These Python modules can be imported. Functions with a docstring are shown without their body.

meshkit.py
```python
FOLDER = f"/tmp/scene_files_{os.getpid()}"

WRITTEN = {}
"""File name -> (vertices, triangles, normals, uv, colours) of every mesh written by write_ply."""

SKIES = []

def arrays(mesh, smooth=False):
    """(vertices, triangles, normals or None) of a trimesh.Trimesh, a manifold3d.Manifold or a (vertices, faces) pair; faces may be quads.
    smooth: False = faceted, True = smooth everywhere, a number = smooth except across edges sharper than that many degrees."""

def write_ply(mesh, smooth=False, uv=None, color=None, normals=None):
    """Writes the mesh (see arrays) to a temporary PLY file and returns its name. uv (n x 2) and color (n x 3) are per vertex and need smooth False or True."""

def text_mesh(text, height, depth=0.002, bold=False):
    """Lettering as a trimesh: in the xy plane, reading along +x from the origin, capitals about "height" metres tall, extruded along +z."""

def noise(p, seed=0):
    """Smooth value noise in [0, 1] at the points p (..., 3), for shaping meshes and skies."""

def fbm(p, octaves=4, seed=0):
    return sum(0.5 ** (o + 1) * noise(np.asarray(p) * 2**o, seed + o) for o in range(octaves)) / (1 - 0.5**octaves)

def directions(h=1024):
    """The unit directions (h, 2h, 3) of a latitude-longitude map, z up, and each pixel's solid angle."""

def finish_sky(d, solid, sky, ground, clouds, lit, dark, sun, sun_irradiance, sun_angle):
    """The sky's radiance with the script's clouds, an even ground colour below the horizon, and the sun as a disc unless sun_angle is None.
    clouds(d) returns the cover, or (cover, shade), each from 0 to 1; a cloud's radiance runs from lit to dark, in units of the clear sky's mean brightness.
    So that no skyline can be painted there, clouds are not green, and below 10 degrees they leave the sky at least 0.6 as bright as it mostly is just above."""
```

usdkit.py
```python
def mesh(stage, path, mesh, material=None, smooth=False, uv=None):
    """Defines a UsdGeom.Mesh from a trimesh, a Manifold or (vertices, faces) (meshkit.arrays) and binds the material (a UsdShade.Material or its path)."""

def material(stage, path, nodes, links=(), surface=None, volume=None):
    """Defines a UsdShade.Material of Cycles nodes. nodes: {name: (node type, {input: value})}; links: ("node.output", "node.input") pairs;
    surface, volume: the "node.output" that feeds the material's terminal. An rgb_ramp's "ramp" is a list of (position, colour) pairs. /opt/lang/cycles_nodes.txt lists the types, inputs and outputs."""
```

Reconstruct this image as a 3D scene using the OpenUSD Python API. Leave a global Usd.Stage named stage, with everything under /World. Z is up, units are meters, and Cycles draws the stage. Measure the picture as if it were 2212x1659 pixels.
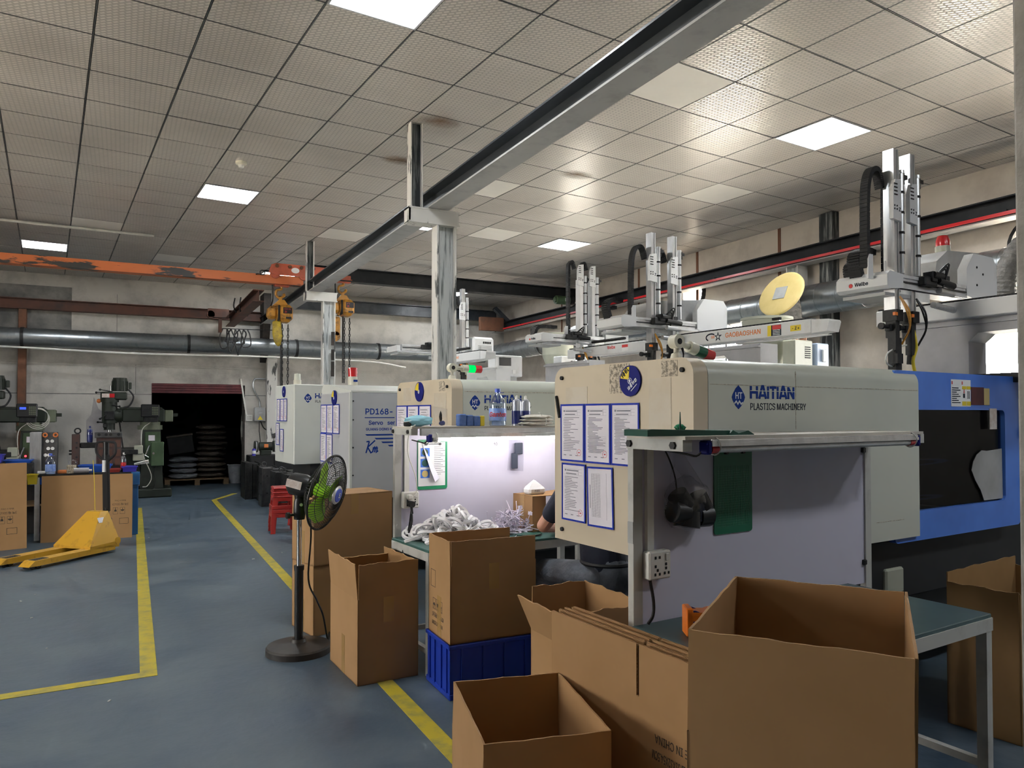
import math, random
import numpy as np
import trimesh
from shapely.geometry import Polygon, box as sbox
from shapely import affinity
import usdkit, meshkit
from pxr import Usd, UsdGeom, UsdLux, UsdShade, Gf, Sdf

stage = Usd.Stage.CreateInMemory()
UsdGeom.SetStageUpAxis(stage, UsdGeom.Tokens.z)
UsdGeom.SetStageMetersPerUnit(stage, 1.0)
UsdGeom.Xform.Define(stage, '/World')
UsdGeom.Scope.Define(stage, '/World/Looks')
rnd = random.Random(7)
rad = math.radians

# ------------------------------------------------------------------ camera, sky, sun, exposure
EXPOSURE = 0.4
LAMP = 32.0          # radiance of the ceiling panels
TUBE = 25.0          # radiance of the lit work-bench tube
SKY = 4.5            # brightness of the bright haze outside the windows
SUN = 20.0
FOCAL_PX, PITCH, YAW, CAM_H, SHIFT_PX = 1597.0, rad(1.2), rad(27.2), 1.5, 32.05
cam = UsdGeom.Camera.Define(stage, '/World/Camera')
cam.CreateHorizontalApertureAttr(36.0)
cam.CreateVerticalApertureAttr(36.0 * 1659 / 2212)
cam.CreateFocalLengthAttr(36.0 * FOCAL_PX / 2212)
cam.CreateVerticalApertureOffsetAttr(SHIFT_PX * 36.0 / 2212)
cam.CreateClippingRangeAttr(Gf.Vec2f(0.05, 200))
cam.CreateExposureAttr(EXPOSURE)
_f = np.array([math.sin(YAW) * math.cos(PITCH), math.cos(YAW) * math.cos(PITCH), math.sin(PITCH)])
_r = np.array([math.cos(YAW), -math.sin(YAW), 0.0])
_u = np.cross(_r, _f)
UsdGeom.Xformable(cam).AddTransformOp().Set(Gf.Matrix4d(*_r, 0, *_u, 0, *(-_f), 0, 0, 0, CAM_H, 1))

dome = UsdLux.DomeLight.Define(stage, '/World/SkyDome')
dome.CreateColorAttr(Gf.Vec3f(1.0, .97, .92)); dome.CreateIntensityAttr(SKY)
sun = UsdLux.DistantLight.Define(stage, '/World/Sun')
sun.CreateIntensityAttr(SUN); sun.CreateNormalizeAttr(True); sun.CreateAngleAttr(0.6); sun.CreateColorAttr(Gf.Vec3f(1.0, 0.9, 0.74))
UsdGeom.Xformable(sun).AddRotateXYZOp().Set(Gf.Vec3f(0, 18, 20))   # high sun over the yard

# ------------------------------------------------------------------ frames: the walls follow x / y, machines and ceiling grid stand 4.9 degrees off
GA = rad(4.9)
def wg(a, b, c=0.0): return (a * math.cos(GA) - b * math.sin(GA), a * math.sin(GA) + b * math.cos(GA), c)

# ------------------------------------------------------------------ mesh helpers
def cat(*ms):
    out = []
    for m in ms: out += (m if isinstance(m, list) else [m])
    return trimesh.util.concatenate(out)
def bx(x0, x1, y0, y1, z0, z1, r=0.0):
    x0, x1, y0, y1, z0, z1 = min(x0,x1), max(x0,x1), min(y0,y1), max(y0,y1), min(z0,z1), max(z0,z1)
    if r <= 0:
        m = trimesh.creation.box((x1-x0, y1-y0, z1-z0)); m.apply_translation(((x0+x1)/2, (y0+y1)/2, (z0+z1)/2)); return m
    r = min(r, (x1-x0)*.49, (y1-y0)*.49, (z1-z0)*.49); p = []
    for x, sx in ((x0, 1), (x1, -1)):
        for y, sy in ((y0, 1), (y1, -1)):
            for z, sz in ((z0, 1), (z1, -1)):
                p += [(x, y+sy*r, z+sz*r), (x+sx*r, y, z+sz*r), (x+sx*r, y+sy*r, z)]
    return trimesh.convex.convex_hull(np.array(p))
def fr(d):
    d = np.asarray(d, float); d = d / np.linalg.norm(d)
    u = np.cross(d, (0, 0, 1.0) if abs(d[2]) < .9 else (1.0, 0, 0)); u /= np.linalg.norm(u)
    return d, u, np.cross(d, u)
def cy(p0, p1, r, n=14, r2=None, caps=True):
    p0, p1 = np.asarray(p0, float), np.asarray(p1, float); d, u, w = fr(p1 - p0); r2 = r if r2 is None else r2
    t = np.arange(n) * 2 * np.pi / n; c = np.outer(np.cos(t), u) + np.outer(np.sin(t), w)
    v = np.vstack([p0 + c * r, p1 + c * r2, p0, p1]); i = np.arange(n); j = (i + 1) % n
    f = [np.c_[i, j, n + i], np.c_[j, n + j, n + i]]
    if caps: f += [np.c_[j, i, np.full(n, 2*n)], np.c_[n + i, n + j, np.full(n, 2*n+1)]]
    m = trimesh.Trimesh(v, np.vstack(f), process=False); m.fix_normals(); return m
def tb(pts, r, n=8, flat=None):
    """a tube (or a strip of width flat[0], height flat[1]) along points"""
    P = np.asarray(pts, float); k = len(P); d = np.gradient(P, axis=0); d /= np.maximum(np.linalg.norm(d, axis=1, keepdims=True), 1e-9)
    _, u, _ = fr(d[0]); rings = []
    for i in range(k):
        u = u - d[i] * (u @ d[i]); u /= np.linalg.norm(u); w = np.cross(d[i], u)
        t = np.arange(n) * 2 * np.pi / n
        ri = r[i] if np.ndim(r) else r
        rings.append(P[i] + (np.outer(np.cos(t), u) + np.outer(np.sin(t), w)) * ri)
    v = np.vstack(rings + [P[:1], P[-1:]]); f = []
    a = np.arange(n); b = (a + 1) % n
    for i in range(k - 1): f += [np.c_[i*n+a, i*n+b, (i+1)*n+a], np.c_[i*n+b, (i+1)*n+b, (i+1)*n+a]]
    f += [np.c_[b, a, np.full(n, k*n)], np.c_[(k-1)*n+a, (k-1)*n+b, np.full(n, k*n+1)]]
    m = trimesh.Trimesh(v, np.vstack(f), process=False); m.fix_normals(); return m
def curve(pts, n=24):
    """smooth Catmull-Rom points"""
    P = np.asarray(pts, float); P = np.vstack([2*P[0]-P[1], P, 2*P[-1]-P[-2]]); out = []; m = len(P) - 3
    for s in np.linspace(0, m - 1e-6, n):
        i = int(s); t = s - i; a, b, c, d = P[i:i+4]
        out.append(.5*((2*b) + (c-a)*t + (2*a-5*b+4*c-d)*t*t + (3*b-a-3*c+d)*t**3))
    return np.array(out)
def pr(poly, axis, lo, hi):
    """a polygon extruded along an axis; the 2D points are (y,z) for x, (x,z) for y, (x,y) for z"""
    g = poly if hasattr(poly, 'geom_type') else Polygon(poly)
    if not g.is_valid: g = g.buffer(0)
    gs = [q for q in getattr(g, 'geoms', [g]) if q.area > 1e-9]
    m = trimesh.util.concatenate([trimesh.creation.extrude_polygon(q, hi - lo, engine='earcut') for q in gs])
    v = m.vertices.copy(); v[:, 2] += lo
    if axis == 'x': v = v[:, [2, 0, 1]]
    elif axis == 'y': v = np.c_[v[:, 0], v[:, 2], v[:, 1]]
    m = trimesh.Trimesh(v, m.faces, process=False); m.fix_normals(); return m
def lathe(prof, n=24, c=(0, 0, 0)):
    prof = np.asarray(prof, float); t = np.arange(n) * 2 * np.pi / n; k = len(prof)
    v = np.vstack([np.c_[p[0]*np.cos(t), p[0]*np.sin(t), np.full(n, p[1])] for p in prof]); f = []; a = np.arange(n); b = (a+1) % n
    for i in range(k-1): f += [np.c_[i*n+a, i*n+b, (i+1)*n+a], np.c_[i*n+b, (i+1)*n+b, (i+1)*n+a]]
    m = trimesh.Trimesh(v, np.vstack(f), process=True); m.update_faces(m.nondegenerate_faces()); m.fix_normals(); m.apply_translation(c); return m
def ell(c, rx, ry, rz, sub=2):
    m = trimesh.creation.icosphere(subdivisions=sub); m.apply_scale((rx, ry, rz)); m.apply_translation(c); return m
def rot(m, ang, axis='z', c=(0, 0, 0)):
    m = m.copy(); m.apply_transform(trimesh.transformations.rotation_matrix(rad(ang), dict(x=(1,0,0), y=(0,1,0), z=(0,0,1))[axis] if isinstance(axis, str) else axis, c)); return m
def mv(m, *d): m = m.copy(); m.apply_translation(d); return m
def rrect(x0, x1, y0, y1, r): return sbox(min(x0,x1)+r, min(y0,y1)+r, max(x0,x1)-r, max(y0,y1)-r).buffer(r, 6)
def circ(x, y, r, n=24): return Polygon([(x+r*math.cos(2*math.pi*i/n), y+r*math.sin(2*math.pi*i/n)) for i in range(n)])
def torus(R, r, n=20, k=8): return lathe([(R+r*math.cos(t), r*math.sin(t)) for t in np.linspace(0, 2*math.pi, k+1)], n)
# writing: mesh lying on a vertical face. face 'f' looks towards -y (reads along +x), face 'l' looks towards -x (reads along -y)
def face(m, kind, x, y, z, flip=False, ang=0.0):
    v = np.array(m.vertices)
    if ang: c, s = math.cos(rad(ang)), math.sin(rad(ang)); v[:, :2] = v[:, :2] @ np.array([[c, s], [-s, c]])
    if flip: v[:, :2] *= -1
    w = np.c_[x + v[:, 0], y - v[:, 2], z + v[:, 1]] if kind == 'f' else (np.c_[x - v[:, 2], y - v[:, 0], z + v[:, 1]] if kind == 'l' else np.c_[x + v[:, 0], y + v[:, 1], z + v[:, 2]])
    m = trimesh.Trimesh(w, m.faces, process=False); m.fix_normals(); return m
def txt(s, h, w=None, bold=False, d=.0012, shear=0.0):
    m = meshkit.text_mesh(s, h, d, bold); v = m.vertices.copy()
    if w: v[:, 0] *= w / max(v[:, 0].max(), 1e-6)
    if shear: v[:, 0] += v[:, 1] * shear
    return trimesh.Trimesh(v, m.faces, process=False)
def sheet2(poly, d=.0012): return pr(poly, 'z', 0, d)
def strokes(lines, size, w, d=.0012):
    """line strokes on a 10 x 10 grid (y up) -> one lettering mesh"""
    from shapely.geometry import LineString
    from shapely import union_all
    g = union_all([LineString([(x*size/10, y*size/10) for x, y in l]).buffer(w*size/10, cap_style=2, join_style=2) for l in lines])
    return sheet2(g, d)

# ------------------------------------------------------------------ prims
USED = {}
def path_for(parent, name):
    k = (parent, name); n = USED.get(k, -1) + 1; USED[k] = n
    return f'{parent}/{name}' + (f'_{n:03d}' if n else '')
def tag(p, **kw):
    for k, v in kw.items():
        if v: p.SetCustomDataByKey(k, v)
def obj(name, mesh, material, parent='/World', label=None, cat=None, group=None, kind=None, smooth=32):
    m = usdkit.mesh(stage, path_for(str(parent), name), mesh, M[material] if isinstance(material, str) else material, smooth=smooth)
    tag(m.GetPrim(), label=label, category=cat, group=group, kind=kind)
    return str(m.GetPath())
def thing(name, label, cat, loc=(0, 0, 0), rz=0.0, group=None, kind=None, rx=0.0, ry=0.0):
    x = UsdGeom.Xform.Define(stage, path_for('/World', name)); x.AddTranslateOp().Set(Gf.Vec3d(*map(float, loc)))
    if rz: x.AddRotateZOp().Set(float(rz))
    if ry: x.AddRotateYOp().Set(float(ry))
    if rx: x.AddRotateXOp().Set(float(rx))
    tag(x.GetPrim(), label=label, category=cat, group=group, kind=kind)
    return str(x.GetPath())
def gthing(name, label, cat, a, b, z=0.0, rz=0.0, **kw): return thing(name, label, cat, wg(a, b, z), 4.9 + rz, **kw)
def copy(src, name, label, loc, rz=0.0, rx=0.0, ry=0.0, group=None, cat=None):
    x = UsdGeom.Xform.Define(stage, path_for('/World', name)); p = x.GetPrim()
    p.GetReferences().AddInternalReference(src)
    x.ClearXformOpOrder(); x.AddTranslateOp().Set(Gf.Vec3d(*map(float, loc)))
    x.AddRotateZOp().Set(float(rz)); x.AddRotateYOp(opSuffix='t').Set(float(ry)); x.AddRotateXOp(opSuffix='t').Set(float(rx))
    p.SetInstanceable(True); tag(p, label=label, category=cat, group=group); return str(p.GetPath())

# ------------------------------------------------------------------ materials
M = {}
def mt(name, c1, c2=None, scale=6.0, rough=.5, metal=0.0, lo=.42, hi=.68, bump=0.0, bscale=None, stretch=None, detail=5, spec=.5, rough2=None, **extra):
    n = {'p': ('principled_bsdf', {'roughness': rough, 'metallic': metal, 'specular_ior_level': spec, **extra})}; l = []
    if c2 is None and not bump: n['p'][1]['base_color'] = c1
    else:
        n['t'] = ('texture_coordinate', {}); n['m'] = ('mapping', {'scale': stretch or (1, 1, 1)}); l.append(('t.object', 'm.vector'))
        n['p'][1]['base_color'] = c1
        if c2 is not None:
            n['n'] = ('noise_texture', {'scale': scale, 'detail': detail, 'roughness': .62}); l.append(('m.vector', 'n.vector'))
            n['r'] = ('rgb_ramp', {'ramp': [(lo, c1), (hi, c2)]}); l += [('n.fac', 'r.fac'), ('r.color', 'p.base_color')]
            if rough2 is not None:
                n['mr'] = ('map_range', {'from_min': lo, 'from_max': hi, 'to_min': rough, 'to_max': rough2, 'clamp': True}); l += [('n.fac', 'mr.value'), ('mr.result', 'p.roughness')]
        if bump:
            n['bn'] = ('noise_texture', {'scale': bscale or scale * 4, 'detail': 4}); n['b'] = ('bump', {'strength': 1.0, 'distance': bump})
            l += [('m.vector', 'bn.vector'), ('bn.fac', 'b.height'), ('b.normal', 'p.normal')]
    M[name] = usdkit.material(stage, f'/World/Looks/{name}', n, l, surface='p.BSDF')
def emit(name, col, s):
    M[name] = usdkit.material(stage, f'/World/Looks/{name}', {'e': ('emission', {'color': col, 'strength': s})}, [], surface='e.emission')
def clear(name, tint=(.93, .95, .97), gloss=.08, rough=.08, edge=.6):
    M[name] = usdkit.material(stage, f'/World/Looks/{name}', {'t': ('transparent_bsdf', {'color': tint}), 'g': ('glossy_bsdf', {'color': (1, 1, 1), 'roughness': rough}), 'w': ('layer_weight', {'blend': .35}),
        'k': ('math', {'math_type': 'multiply_add', 'value2': edge, 'value3': gloss, 'use_clamp': True}), 'x': ('mix_closure', {})},
        [('w.facing', 'k.value1'), ('k.value', 'x.fac'), ('t.BSDF', 'x.closure1'), ('g.BSDF', 'x.closure2')], surface='x.closure')

mt('floor_paint', (.044, .075, .115), (.125, .16, .185), 1.7, rough=.40, rough2=.62, lo=.34, hi=.74, bump=.004, bscale=9, detail=12)
mt('lane_yellow', (.50, .40, .02), (.26, .25, .08), 9, rough=.55, lo=.45, hi=.72, detail=8)
mt('wall_paint', (.52, .50, .46), (.27, .26, .24), 1.5, rough=.85, lo=.45, hi=.72, bump=.006, bscale=7, detail=8)
mt('wall_paint_right', (.62, .56, .49), (.36, .31, .27), 1.3, rough=.85, lo=.45, hi=.8, bump=.006, bscale=7, detail=8)
mt('wall_grime', (.14, .14, .135), (.25, .245, .23), 2.5, rough=.9, lo=.4, hi=.62, detail=8)
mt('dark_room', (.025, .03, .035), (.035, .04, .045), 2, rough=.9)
mt('steel_beam', (.030, .036, .043), (.055, .062, .07), 3, rough=.33, rough2=.5, detail=7, stretch=(1, .2, 1))
mt('steel_flange', (.34, .34, .335), (.22, .22, .22), 5, rough=.55, lo=.5, hi=.8, detail=8)
mt('rail_black', (.010, .011, .013), (.02, .021, .023), 4, rough=.55, spec=.3)
mt('column_white', (.62, .61, .58), (.08, .085, .085), 9, rough=.65, lo=.57, hi=.62, stretch=(1, 1, .25), detail=9)
mt('column_dark', (.022, .026, .028), (.30, .31, .30), 24, rough=.7, lo=.47, hi=.68, stretch=(1, 1, .08), detail=9)
mt('column_pale', (.54, .56, .555), (.10, .115, .115), 48, rough=.7, lo=.50, hi=.68, stretch=(1, 1, .06), detail=9)
mt('rough_concrete', (.30, .285, .26), (.40, .385, .36), 6, rough=.9, bump=.01)
mt('rust_red', (.12, .048, .030), (.06, .035, .028), 3, rough=.7, lo=.4, hi=.7)
mt('rust_brown', (.20, .085, .045), (.10, .055, .036), 4, rough=.75, lo=.4, hi=.7)
mt('crane_orange', (.56, .155, .05), (.045, .045, .045), 3.2, rough=.5, lo=.55, hi=.585, stretch=(.45, 1, 1.8), detail=9)
mt('trolley_red', (.55, .115, .06), (.36, .09, .05), 5, rough=.5)
mt('hoist_yellow', (.52, .24, .03), (.12, .07, .03), 9, rough=.45, lo=.52, hi=.68)
mt('bag_yellow', (.58, .42, .03), (.28, .20, .05), 10, rough=.5, bump=.01, bscale=18)
mt('galvanised', (.36, .38, .39), (.20, .22, .23), 9, rough=.3, metal=.85, lo=.4, hi=.7, rough2=.42, detail=7)
mt('alu', (.72, .73, .74), (.55, .56, .57), 14, rough=.32, metal=.8, stretch=(1, 1, .2))
mt('alu_white', (.70, .71, .72), (.56, .56, .56), 10, rough=.35, metal=.25)
mt('chrome', (.75, .75, .75), rough=.16, metal=1.0)
mt('iron', (.016, .017, .018), (.045, .044, .043), 10, rough=.5, metal=.4, rough2=.6)
mt('mold_steel', (.10, .10, .105), (.17, .165, .16), 8, rough=.4, metal=.7)
mt('mold_rust', (.085, .045, .04), (.065, .055, .052), 10, rough=.6, metal=.3)
mt('black_plastic', (.012, .012, .013), rough=.38)
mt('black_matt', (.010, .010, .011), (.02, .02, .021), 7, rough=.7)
mt('rubber', (.014, .014, .015), rough=.75)
mt('machine_cream', (.585, .50, .37), (.45, .38, .275), 2.0, rough=.42, lo=.55, hi=.85, detail=9)
mt('machine_grey', (.58, .60, .53), (.50, .525, .455), 1.6, rough=.36, lo=.5, hi=.9, detail=9)
mt('machine_white', (.66, .68, .64), (.58, .60, .57), 2, rough=.4, lo=.5, hi=.9)
mt('machine_silver', (.47, .48, .50), (.43, .44, .46), 2, rough=.45)
mt('machine_blue', (.075, .23, .78), (.06, .18, .66), 2.2, rough=.36, detail=8)
mt('machine_base', (.013, .014, .015), (.022, .022, .023), 3, rough=.6)
mt('robot_white', (.68, .69, .70), (.56, .555, .54), 5, rough=.4, lo=.55, hi=.8)
mt('robot_grey', (.40, .41, .41), (.30, .30, .29), 3, rough=.4)
mt('frame_grey', (.44, .44, .46), (.36, .36, .38), 3, rough=.5)
mt('logo_blue', (.012, .045, .26), rough=.6, spec=.15)
mt('navy_plastic', (.010, .014, .16), rough=.5, spec=.15)
mt('print_dark', (.025, .03, .045), rough=.7, spec=.1)
mt('print_brown', (.055, .04, .03), rough=.7)
mt('print_grey', (.22, .22, .25), rough=.7)
mt('print_white', (.75, .76, .78), rough=.6)
mt('print_red', (.62, .05, .05), rough=.6)
mt('print_orange', (.72, .22, .06), rough=.6)
mt('print_yellow', (.78, .60, .03), rough=.5)
mt('paper', (.74, .70, .75), (.69, .65, .70), 5, rough=.75)
mt('paper_white', (.80, .80, .80), rough=.8)
mt('paper_shade', (.62, .62, .70), rough=.8)
mt('frame_blue', (.018, .04, .36), rough=.55, spec=.15)
mt('bench_frame', (.50, .50, .47), (.34, .335, .31), 7, rough=.5, lo=.5, hi=.75, detail=8)
mt('backboard', (.60, .58, .70), (.53, .51, .62), 2.2, rough=.5, lo=.5, hi=.85)
mt('bench_green', (.035, .105, .095), (.05, .14, .12), 5, rough=.35)
mt('bench_green_old', (.045, .085, .09), (.06, .115, .12), 3, rough=.38)
mt('shelf_top', (.55, .51, .45), (.44, .41, .36), 6, rough=.5)
mt('green_plastic', (.012, .165, .085), (.010, .14, .07), 4, rough=.35)
mt('green_line', (.10, .36, .22), rough=.5)
mt('clip_green', (.02, .27, .12), rough=.4)
mt('dark_green', (.014, .075, .055), rough=.3)
mt('white_plastic', (.74, .73, .69), (.66, .65, .60), 9, rough=.4)
mt('ring_white', (.82, .81, .83), rough=.45, subsurface_weight=.0)
mt('sprue', (.74, .69, .82), rough=.4)
mt('cord', (.009, .009, .01), rough=.5)
mt('white_cord', (.66, .64, .58), rough=.5)
mt('carton', (.41, .242, .115), (.365, .21, .093), 3.5, rough=.72, lo=.35, hi=.8, spec=.2)
mt('carton_old', (.34, .20, .085), (.26, .15, .06), 3.5, rough=.75, lo=.35, hi=.8, spec=.25)
mt('carton_in', (.40, .25, .14), (.36, .22, .12), 3, rough=.8, spec=.2)
mt('carton_edge', (.50, .36, .20), (.20, .13, .06), 160, rough=.85, lo=.45, hi=.6)
mt('tape', (.44, .27, .10), rough=.18, coat_weight=.4)
mt('crate_blue', (.012, .045, .40), (.010, .038, .34), 5, rough=.38)
mt('bin_blue', (.02, .10, .50), rough=.4)
mt('bin_violet', (.05, .045, .42), rough=.4)
mt('bin_yellow', (.62, .50, .03), rough=.4)
mt('bin_red', (.25, .03, .025), rough=.45)
mt('cabinet_blue', (.02, .13, .34), (.03, .10, .25), 6, rough=.45)
mt('stool_red', (.45, .035, .03), (.36, .03, .028), 6, rough=.4)
mt('jack_yellow', (.62, .34, .03), (.35, .19, .03), 8, rough=.42, lo=.55, hi=.72, detail=8)
mt('mill_green', (.022, .03, .02), (.014, .018, .013), 5, rough=.5)
mt('mill_light', (.06, .105, .05), (.045, .08, .04), 5, rough=.5)
mt('mill_pale', (.15, .17, .11), (.11, .125, .085), 5, rough=.5)
mt('fan_green', (.30, .62, .02), rough=.3)
mt('fan_blue', (.10, .15, .62), rough=.3)
mt('fan_base', (.022, .019, .017), (.06, .052, .045), 6, rough=.5, lo=.4, hi=.8)
mt('sticker', (.55, .45, .40), (.72, .68, .64), 25, rough=.35)
mt('red_plastic', (.55, .02, .025), rough=.25, coat_weight=.5)
mt('maroon', (.13, .028, .032), (.07, .02, .024), 6, rough=.6)
mt('beacon_dull', (.62, .64, .55), rough=.4)
mt('lamp_green', (.01, .10, .05), rough=.3)
mt('lamp_cream', (.62, .60, .50), rough=.4)
mt('hopper', (.46, .47, .38), (.40, .41, .33), 4, rough=.4)
mt('lid_yellow', (.66, .52, .22), (.58, .45, .17), 4, rough=.5)
mt('dryer_blue', (.45, .55, .72), rough=.5)
mt('flex_duct', (.19, .18, .165), (.12, .115, .105), 14, rough=.6, bump=.02, bscale=30)
mt('copper', (.35, .17, .10), rough=.5, metal=.4)
mt('skin', (.52, .27, .18), (.47, .24, .16), 12, rough=.5, subsurface_weight=.1)
mt('shirt_navy', (.010, .013, .028), (.015, .018, .035), 9, rough=.85, bump=.006, bscale=14)
mt('jeans', (.10, .115, .14), (.20, .215, .25), 6, rough=.85, bump=.004, bscale=40)
mt('hair', (.012, .010, .009), rough=.6)
mt('sack', (.36, .38, .41), (.27, .285, .31), 8, rough=.8)
mt('sack_brown', (.12, .10, .08), (.085, .07, .055), 8, rough=.8)
mt('wood', (.26, .17, .09), (.18, .115, .06), 5, rough=.8, stretch=(1, 6, 6))
mt('mask_cloth', (.28, .56, .66), rough=.7)
mt('towel', (.74, .70, .62), (.66, .60, .52), 12, rough=.85)
mt('blue_foam', (.10, .18, .42), (.05, .12, .36), 30, rough=.6)
mt('foam_dark', (.035, .045, .075), rough=.6)
mt('orange_plastic', (.85, .21, .02), rough=.3)
mt('violet_plastic', (.03, .025, .20), rough=.3)
mt('water', (.55, .68, .90), rough=.1)
mt('can_silver', (.55, .56, .62), rough=.25, metal=.6)
mt('can_navy', (.02, .03, .16), rough=.3)
mt('cola', (.03, .01, .006), rough=.1)
mt('cap_blue', (.07, .13, .60), rough=.35)
mt('label_blue', (.20, .33, .80), (.40, .55, .85), 30, rough=.4)
mt('litter', (.5, .5, .48), rough=.8)
mt('ground_out', (.62, .59, .53), (.55, .52, .47), 2, rough=.9)
mt('worn_film', (.62, .56, .46), (.58, .50, .38), 7, rough=.22)
mt('glue_stain', (.20, .17, .13), (.60, .52, .40), 60, rough=.8, lo=.42, hi=.58)
mt('soot', (.02, .018, .016), (.045, .035, .03), 10, rough=.9)
mt('rust_stain', (.30, .20, .14), (.42, .36, .30), 6, rough=.8)
emit('panel_light', (.93, .97, 1.0), LAMP)
emit('tube_on', (1.0, .95, .93), TUBE)
emit('lamp_green_on', (.0, .60, .10), 1.2)
emit('screen_blue', (.05, .10, .8), 1.2)
emit('red_led', (1.0, .02, .03), 6)
mt('hoist_digits', (.55, .05, .03), rough=.5)
clear('clear_plastic'); clear('clear_bag', (.94, .94, .96), .03, .12, .28); clear('window_glass', (.95, .97, 1.0), .02, .02)
clear('smoked', (.42, .42, .43), .01, .15, .05); clear('bottle', (.80, .86, .97), .10, .05); clear('red_clear', (.75, .02, .03), .06, .08)
# embossed ceiling tile: small raised bricks in a weave, a little glossier than the ground
M['ceiling_tile'] = usdkit.material(stage, '/World/Looks/ceiling_tile', {
    't': ('texture_coordinate', {}), 'm': ('mapping', {'rotation': (0, 0, rad(45)), 'scale': (1, 1, 1)}),
    'w': ('brick_texture', {'scale': 11.5, 'brick_width': .55, 'row_height': .32, 'mortar_size': .085, 'mortar_smooth': .15, 'offset': .5, 'color1': (1, 1, 1), 'color2': (.75, .75, .75), 'mortar': (0, 0, 0)}),
    'c': ('mix', {'color1': (.39, .365, .335), 'color2': (.75, .70, .65)}), 'n': ('noise_texture', {'scale': .7, 'detail': 6}),
    'd': ('rgb_ramp', {'ramp': [(.35, (.80, .79, .78)), (.6, (1, 1, 1))]}), 'x': ('mix', {'mix_type': 'multiply', 'fac': 1.0}),
    'q': ('map_range', {'to_min': .5, 'to_max': .19}), 'b': ('bump', {'strength': .6, 'distance': .0015}), 'p': ('principled_bsdf', {'specular_ior_level': .9})},
    [('t.object', 'm.vector'), ('m.vector', 'w.vector'), ('w.color', 'c.fac'), ('t.object', 'n.vector'), ('n.fac', 'd.fac'), ('c.color', 'x.color1'), ('d.color', 'x.color2'), ('x.color', 'p.base_color'),
     ('w.color', 'q.value'), ('q.result', 'p.roughness'), ('w.color', 'b.height'), ('b.normal', 'p.normal')], surface='p.BSDF')
M['ceiling_stain'] = usdkit.material(stage, '/World/Looks/ceiling_stain', {'t': ('texture_coordinate', {}), 'g': ('gradient_texture', {'gradient_type': 'spherical'}), 'mp': ('mapping', {'scale': (4.6, 7.0, 1)}), 'n': ('noise_texture', {'scale': 9.0, 'detail': 6}),
    'k': ('math', {'math_type': 'multiply', 'use_clamp': True}), 'k2': ('math', {'math_type': 'multiply', 'value2': .75, 'use_clamp': True}), 'a': ('transparent_bsdf', {}), 'd': ('diffuse_bsdf', {'color': (.22, .13, .07)}), 'x': ('mix_closure', {})},
    [('t.object', 'mp.vector'), ('mp.vector', 'g.vector'), ('t.object', 'n.vector'), ('g.fac', 'k.value1'), ('n.fac', 'k.value2'), ('k.value', 'k2.value1'), ('k2.value', 'x.fac'), ('a.BSDF', 'x.closure1'), ('d.BSDF', 'x.closure2')], surface='x.closure')
mt('plain_tile', (.74, .715, .67), (.68, .655, .61), 1.2, rough=.55, spec=.4)
mt('tile_grid', (.07, .075, .08), rough=.5)
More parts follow.
